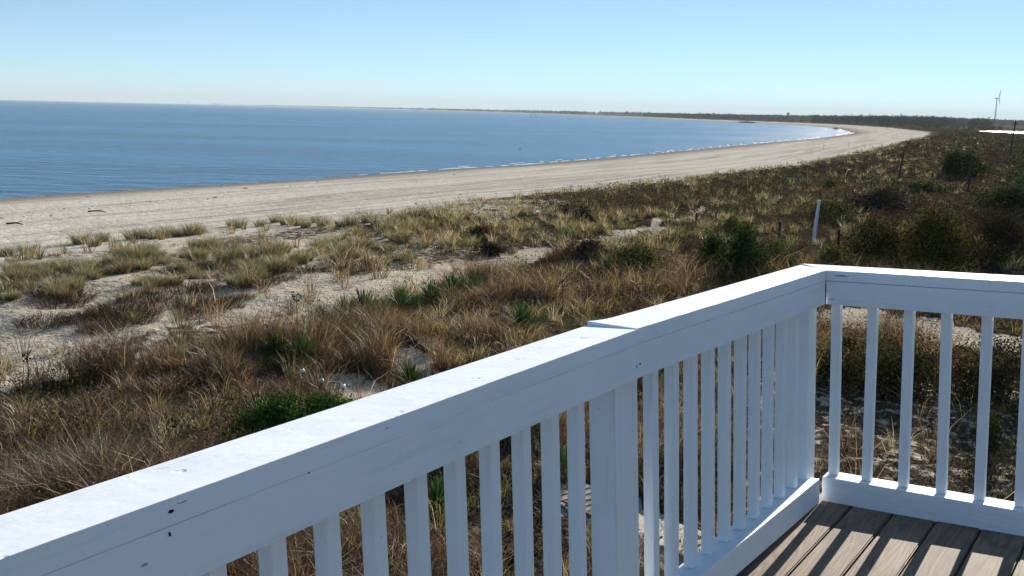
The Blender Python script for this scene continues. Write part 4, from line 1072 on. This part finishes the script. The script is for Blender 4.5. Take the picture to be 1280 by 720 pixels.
# groove strips where the joint post is built up from two boards
# paint losses: small irregular chips where the wood shows, a hair proud of the paint
def chip(fr, out, a, z, ra, rz, mat=M_BAREWOOD, o=-.0012, seed=0, name='paint_chip'):
    org, al, u_ = fr; rs = random.Random(seed); bm = bmesh.new(); n = 11; f_, b_ = [], []
    for i in range(n):
        t = 6.2832 * i / n; q = rs.uniform(.55, 1.15)
        p = org + al * (a + ra * q * math.cos(t)) + u_ * (z + rz * q * math.sin(t))
        f_.append(bm.verts.new(tuple(p + out * o))); b_.append(bm.verts.new(tuple(p + out * .002)))
    bm.faces.new(f_)
    for i in range(n): bm.faces.new((f_[i], f_[(i + 1) % n], b_[(i + 1) % n], b_[i]))
    rpart(name, bm, mat)
def rail_ab(u, v, fr, out):
    org, a, u_ = fr; d = fwd + cam_r * (u - CX) / F_PX - cam_u * (v - CY) / F_PX; n_ = out; E = np.array([0, 0, EYE])
    k = ((org - E) @ n_) / (d @ n_); P = E + d * k - org; return P @ a, P @ u_
for i, (u, v, ra, rz, mt_) in enumerate(((214, 639, .0045, .0028, M_NAILHOLE), (212, 668, .002, .004, M_NAILHOLE), (228, 627, .008, .0015, M_BAREWOOD), (181, 706, .006, .002, M_BAREWOOD),
                                        (386, 591, .0015, .0015, M_NAILHOLE), (484, 535, .004, .0012, M_BAREWOOD), (796, 458, .002, .004, M_NAILHOLE))):
    a_, z_ = rail_ab(u, v, fr1, out1); chip(fr1, out1, a_, z_, ra, rz, mt_, seed=i)
for i, (u, v, ra, rz, mt_) in enumerate(((1052, 345, .028, .0035, M_BAREWOOD), (1040, 374, .016, .0015, M_BAREWOOD), (1075, 341, .02, .001, M_BAREWOOD))):
    a_, z_ = rail_ab(u, v, fr3, out3); chip(fr3, out3, a_, z_, ra, rz, mt_, seed=20 + i)
a_, z_ = rail_ab(799.5, 455, fr2, out2); chip(fr2, out2, S2 - .012, z_, .003, .003, M_NAILHOLE, seed=40)

# deck: boards on joists, posts down to the ground
DC = CR - UP * HD
deck = empty('wooden_deck', Vector(DC)); tag(deck, 'raised deck of weathered brown boards inside the white railing', 'deck')
n4 = np.cross(D4, UP); n4 /= np.linalg.norm(n4)
e = [.106 + .154 * k for k in range(-2, 19)]
Vv, Tt, Gr = [], [], []
bmA = bmesh.new(); gl = bmA.verts.layers.float_vector.new('grain')
out3w = out3
for k, s_ in enumerate(e):
    x0, x1 = max(s_ + .0035, -.105), s_ + .154 - .0035; far_ = []
    for x in (x0, x1):      # end of the board under the right rail
        P0 = n4 * x; t = (P0 @ out3) / (D4 @ out3); far_.append(-t + .11 + random.uniform(-.0, .004))
    tmp = bmesh.new(); bmesh.ops.create_cube(tmp, size=1.0)
    for v in tmp.verts:
        x = x0 if v.co.x < 0 else x1; y = (-4.2 if v.co.y < 0 else (far_[0] if v.co.x < 0 else far_[1])); v.co = Vector((x, y, (-.036 if v.co.z < 0 else 0)))
    # left side boards are cut by the left rail line: keep only the part on the deck side plus the rail width
    bmesh.ops.bevel(tmp, geom=[q for q in tmp.edges if abs(q.verts[0].co.y - q.verts[1].co.y) > 1 and q.verts[0].co.z > -.01], offset=.004, segments=2, affect='EDGES')
    zj = random.uniform(-.0015, .0015); off = random.uniform(0, 40)
    vm_ = {}
    for v in tmp.verts:
        w = DC * 0 + n4 * v.co.x + D4 * v.co.y + UP * (v.co.z + zj - .001)
        nv = bmA.verts.new(tuple(w)); nv[gl] = Vector((v.co.x - x0 + off, v.co.y + off * 3, v.co.z)); vm_[v.index] = nv
    tmp.verts.index_update()
    for f_ in tmp.faces: bmA.faces.new([vm_[v.index] for v in f_.verts])
    tmp.free()
bm_obj('decking', bmA, M_BOARD, deck)
M_JOIST = simple_mat('treated_timber', (.20, .17, .12), .85, .25, 6, .4, .01)
def dbox(name, x0, x1, y0, y1, z0, z1, mat=M_JOIST):
    bm = box_bm(x0, x1, y0, y1, z0, z1, .004); M4 = Matrix(((n4[0], D4[0], UP[0], 0), (n4[1], D4[1], UP[1], 0), (n4[2], D4[2], UP[2], 0), (0, 0, 0, 1))); bm.transform(M4); bm_obj(name, bm, mat, deck)
for k in range(8): dbox('joist', -.06, 3.3, -.25 - .5 * k, -.21 - .5 * k, -.23, -.038)
dbox('rim_joist', -.100, -.062, -4.1, -.05, -.235, -.0375)
for x in (.15, 3.0):
    for y in (-.35, -3.7): dbox('support_post', x - .07, x + .07, y - .07, y + .07, -4.6, -.232)
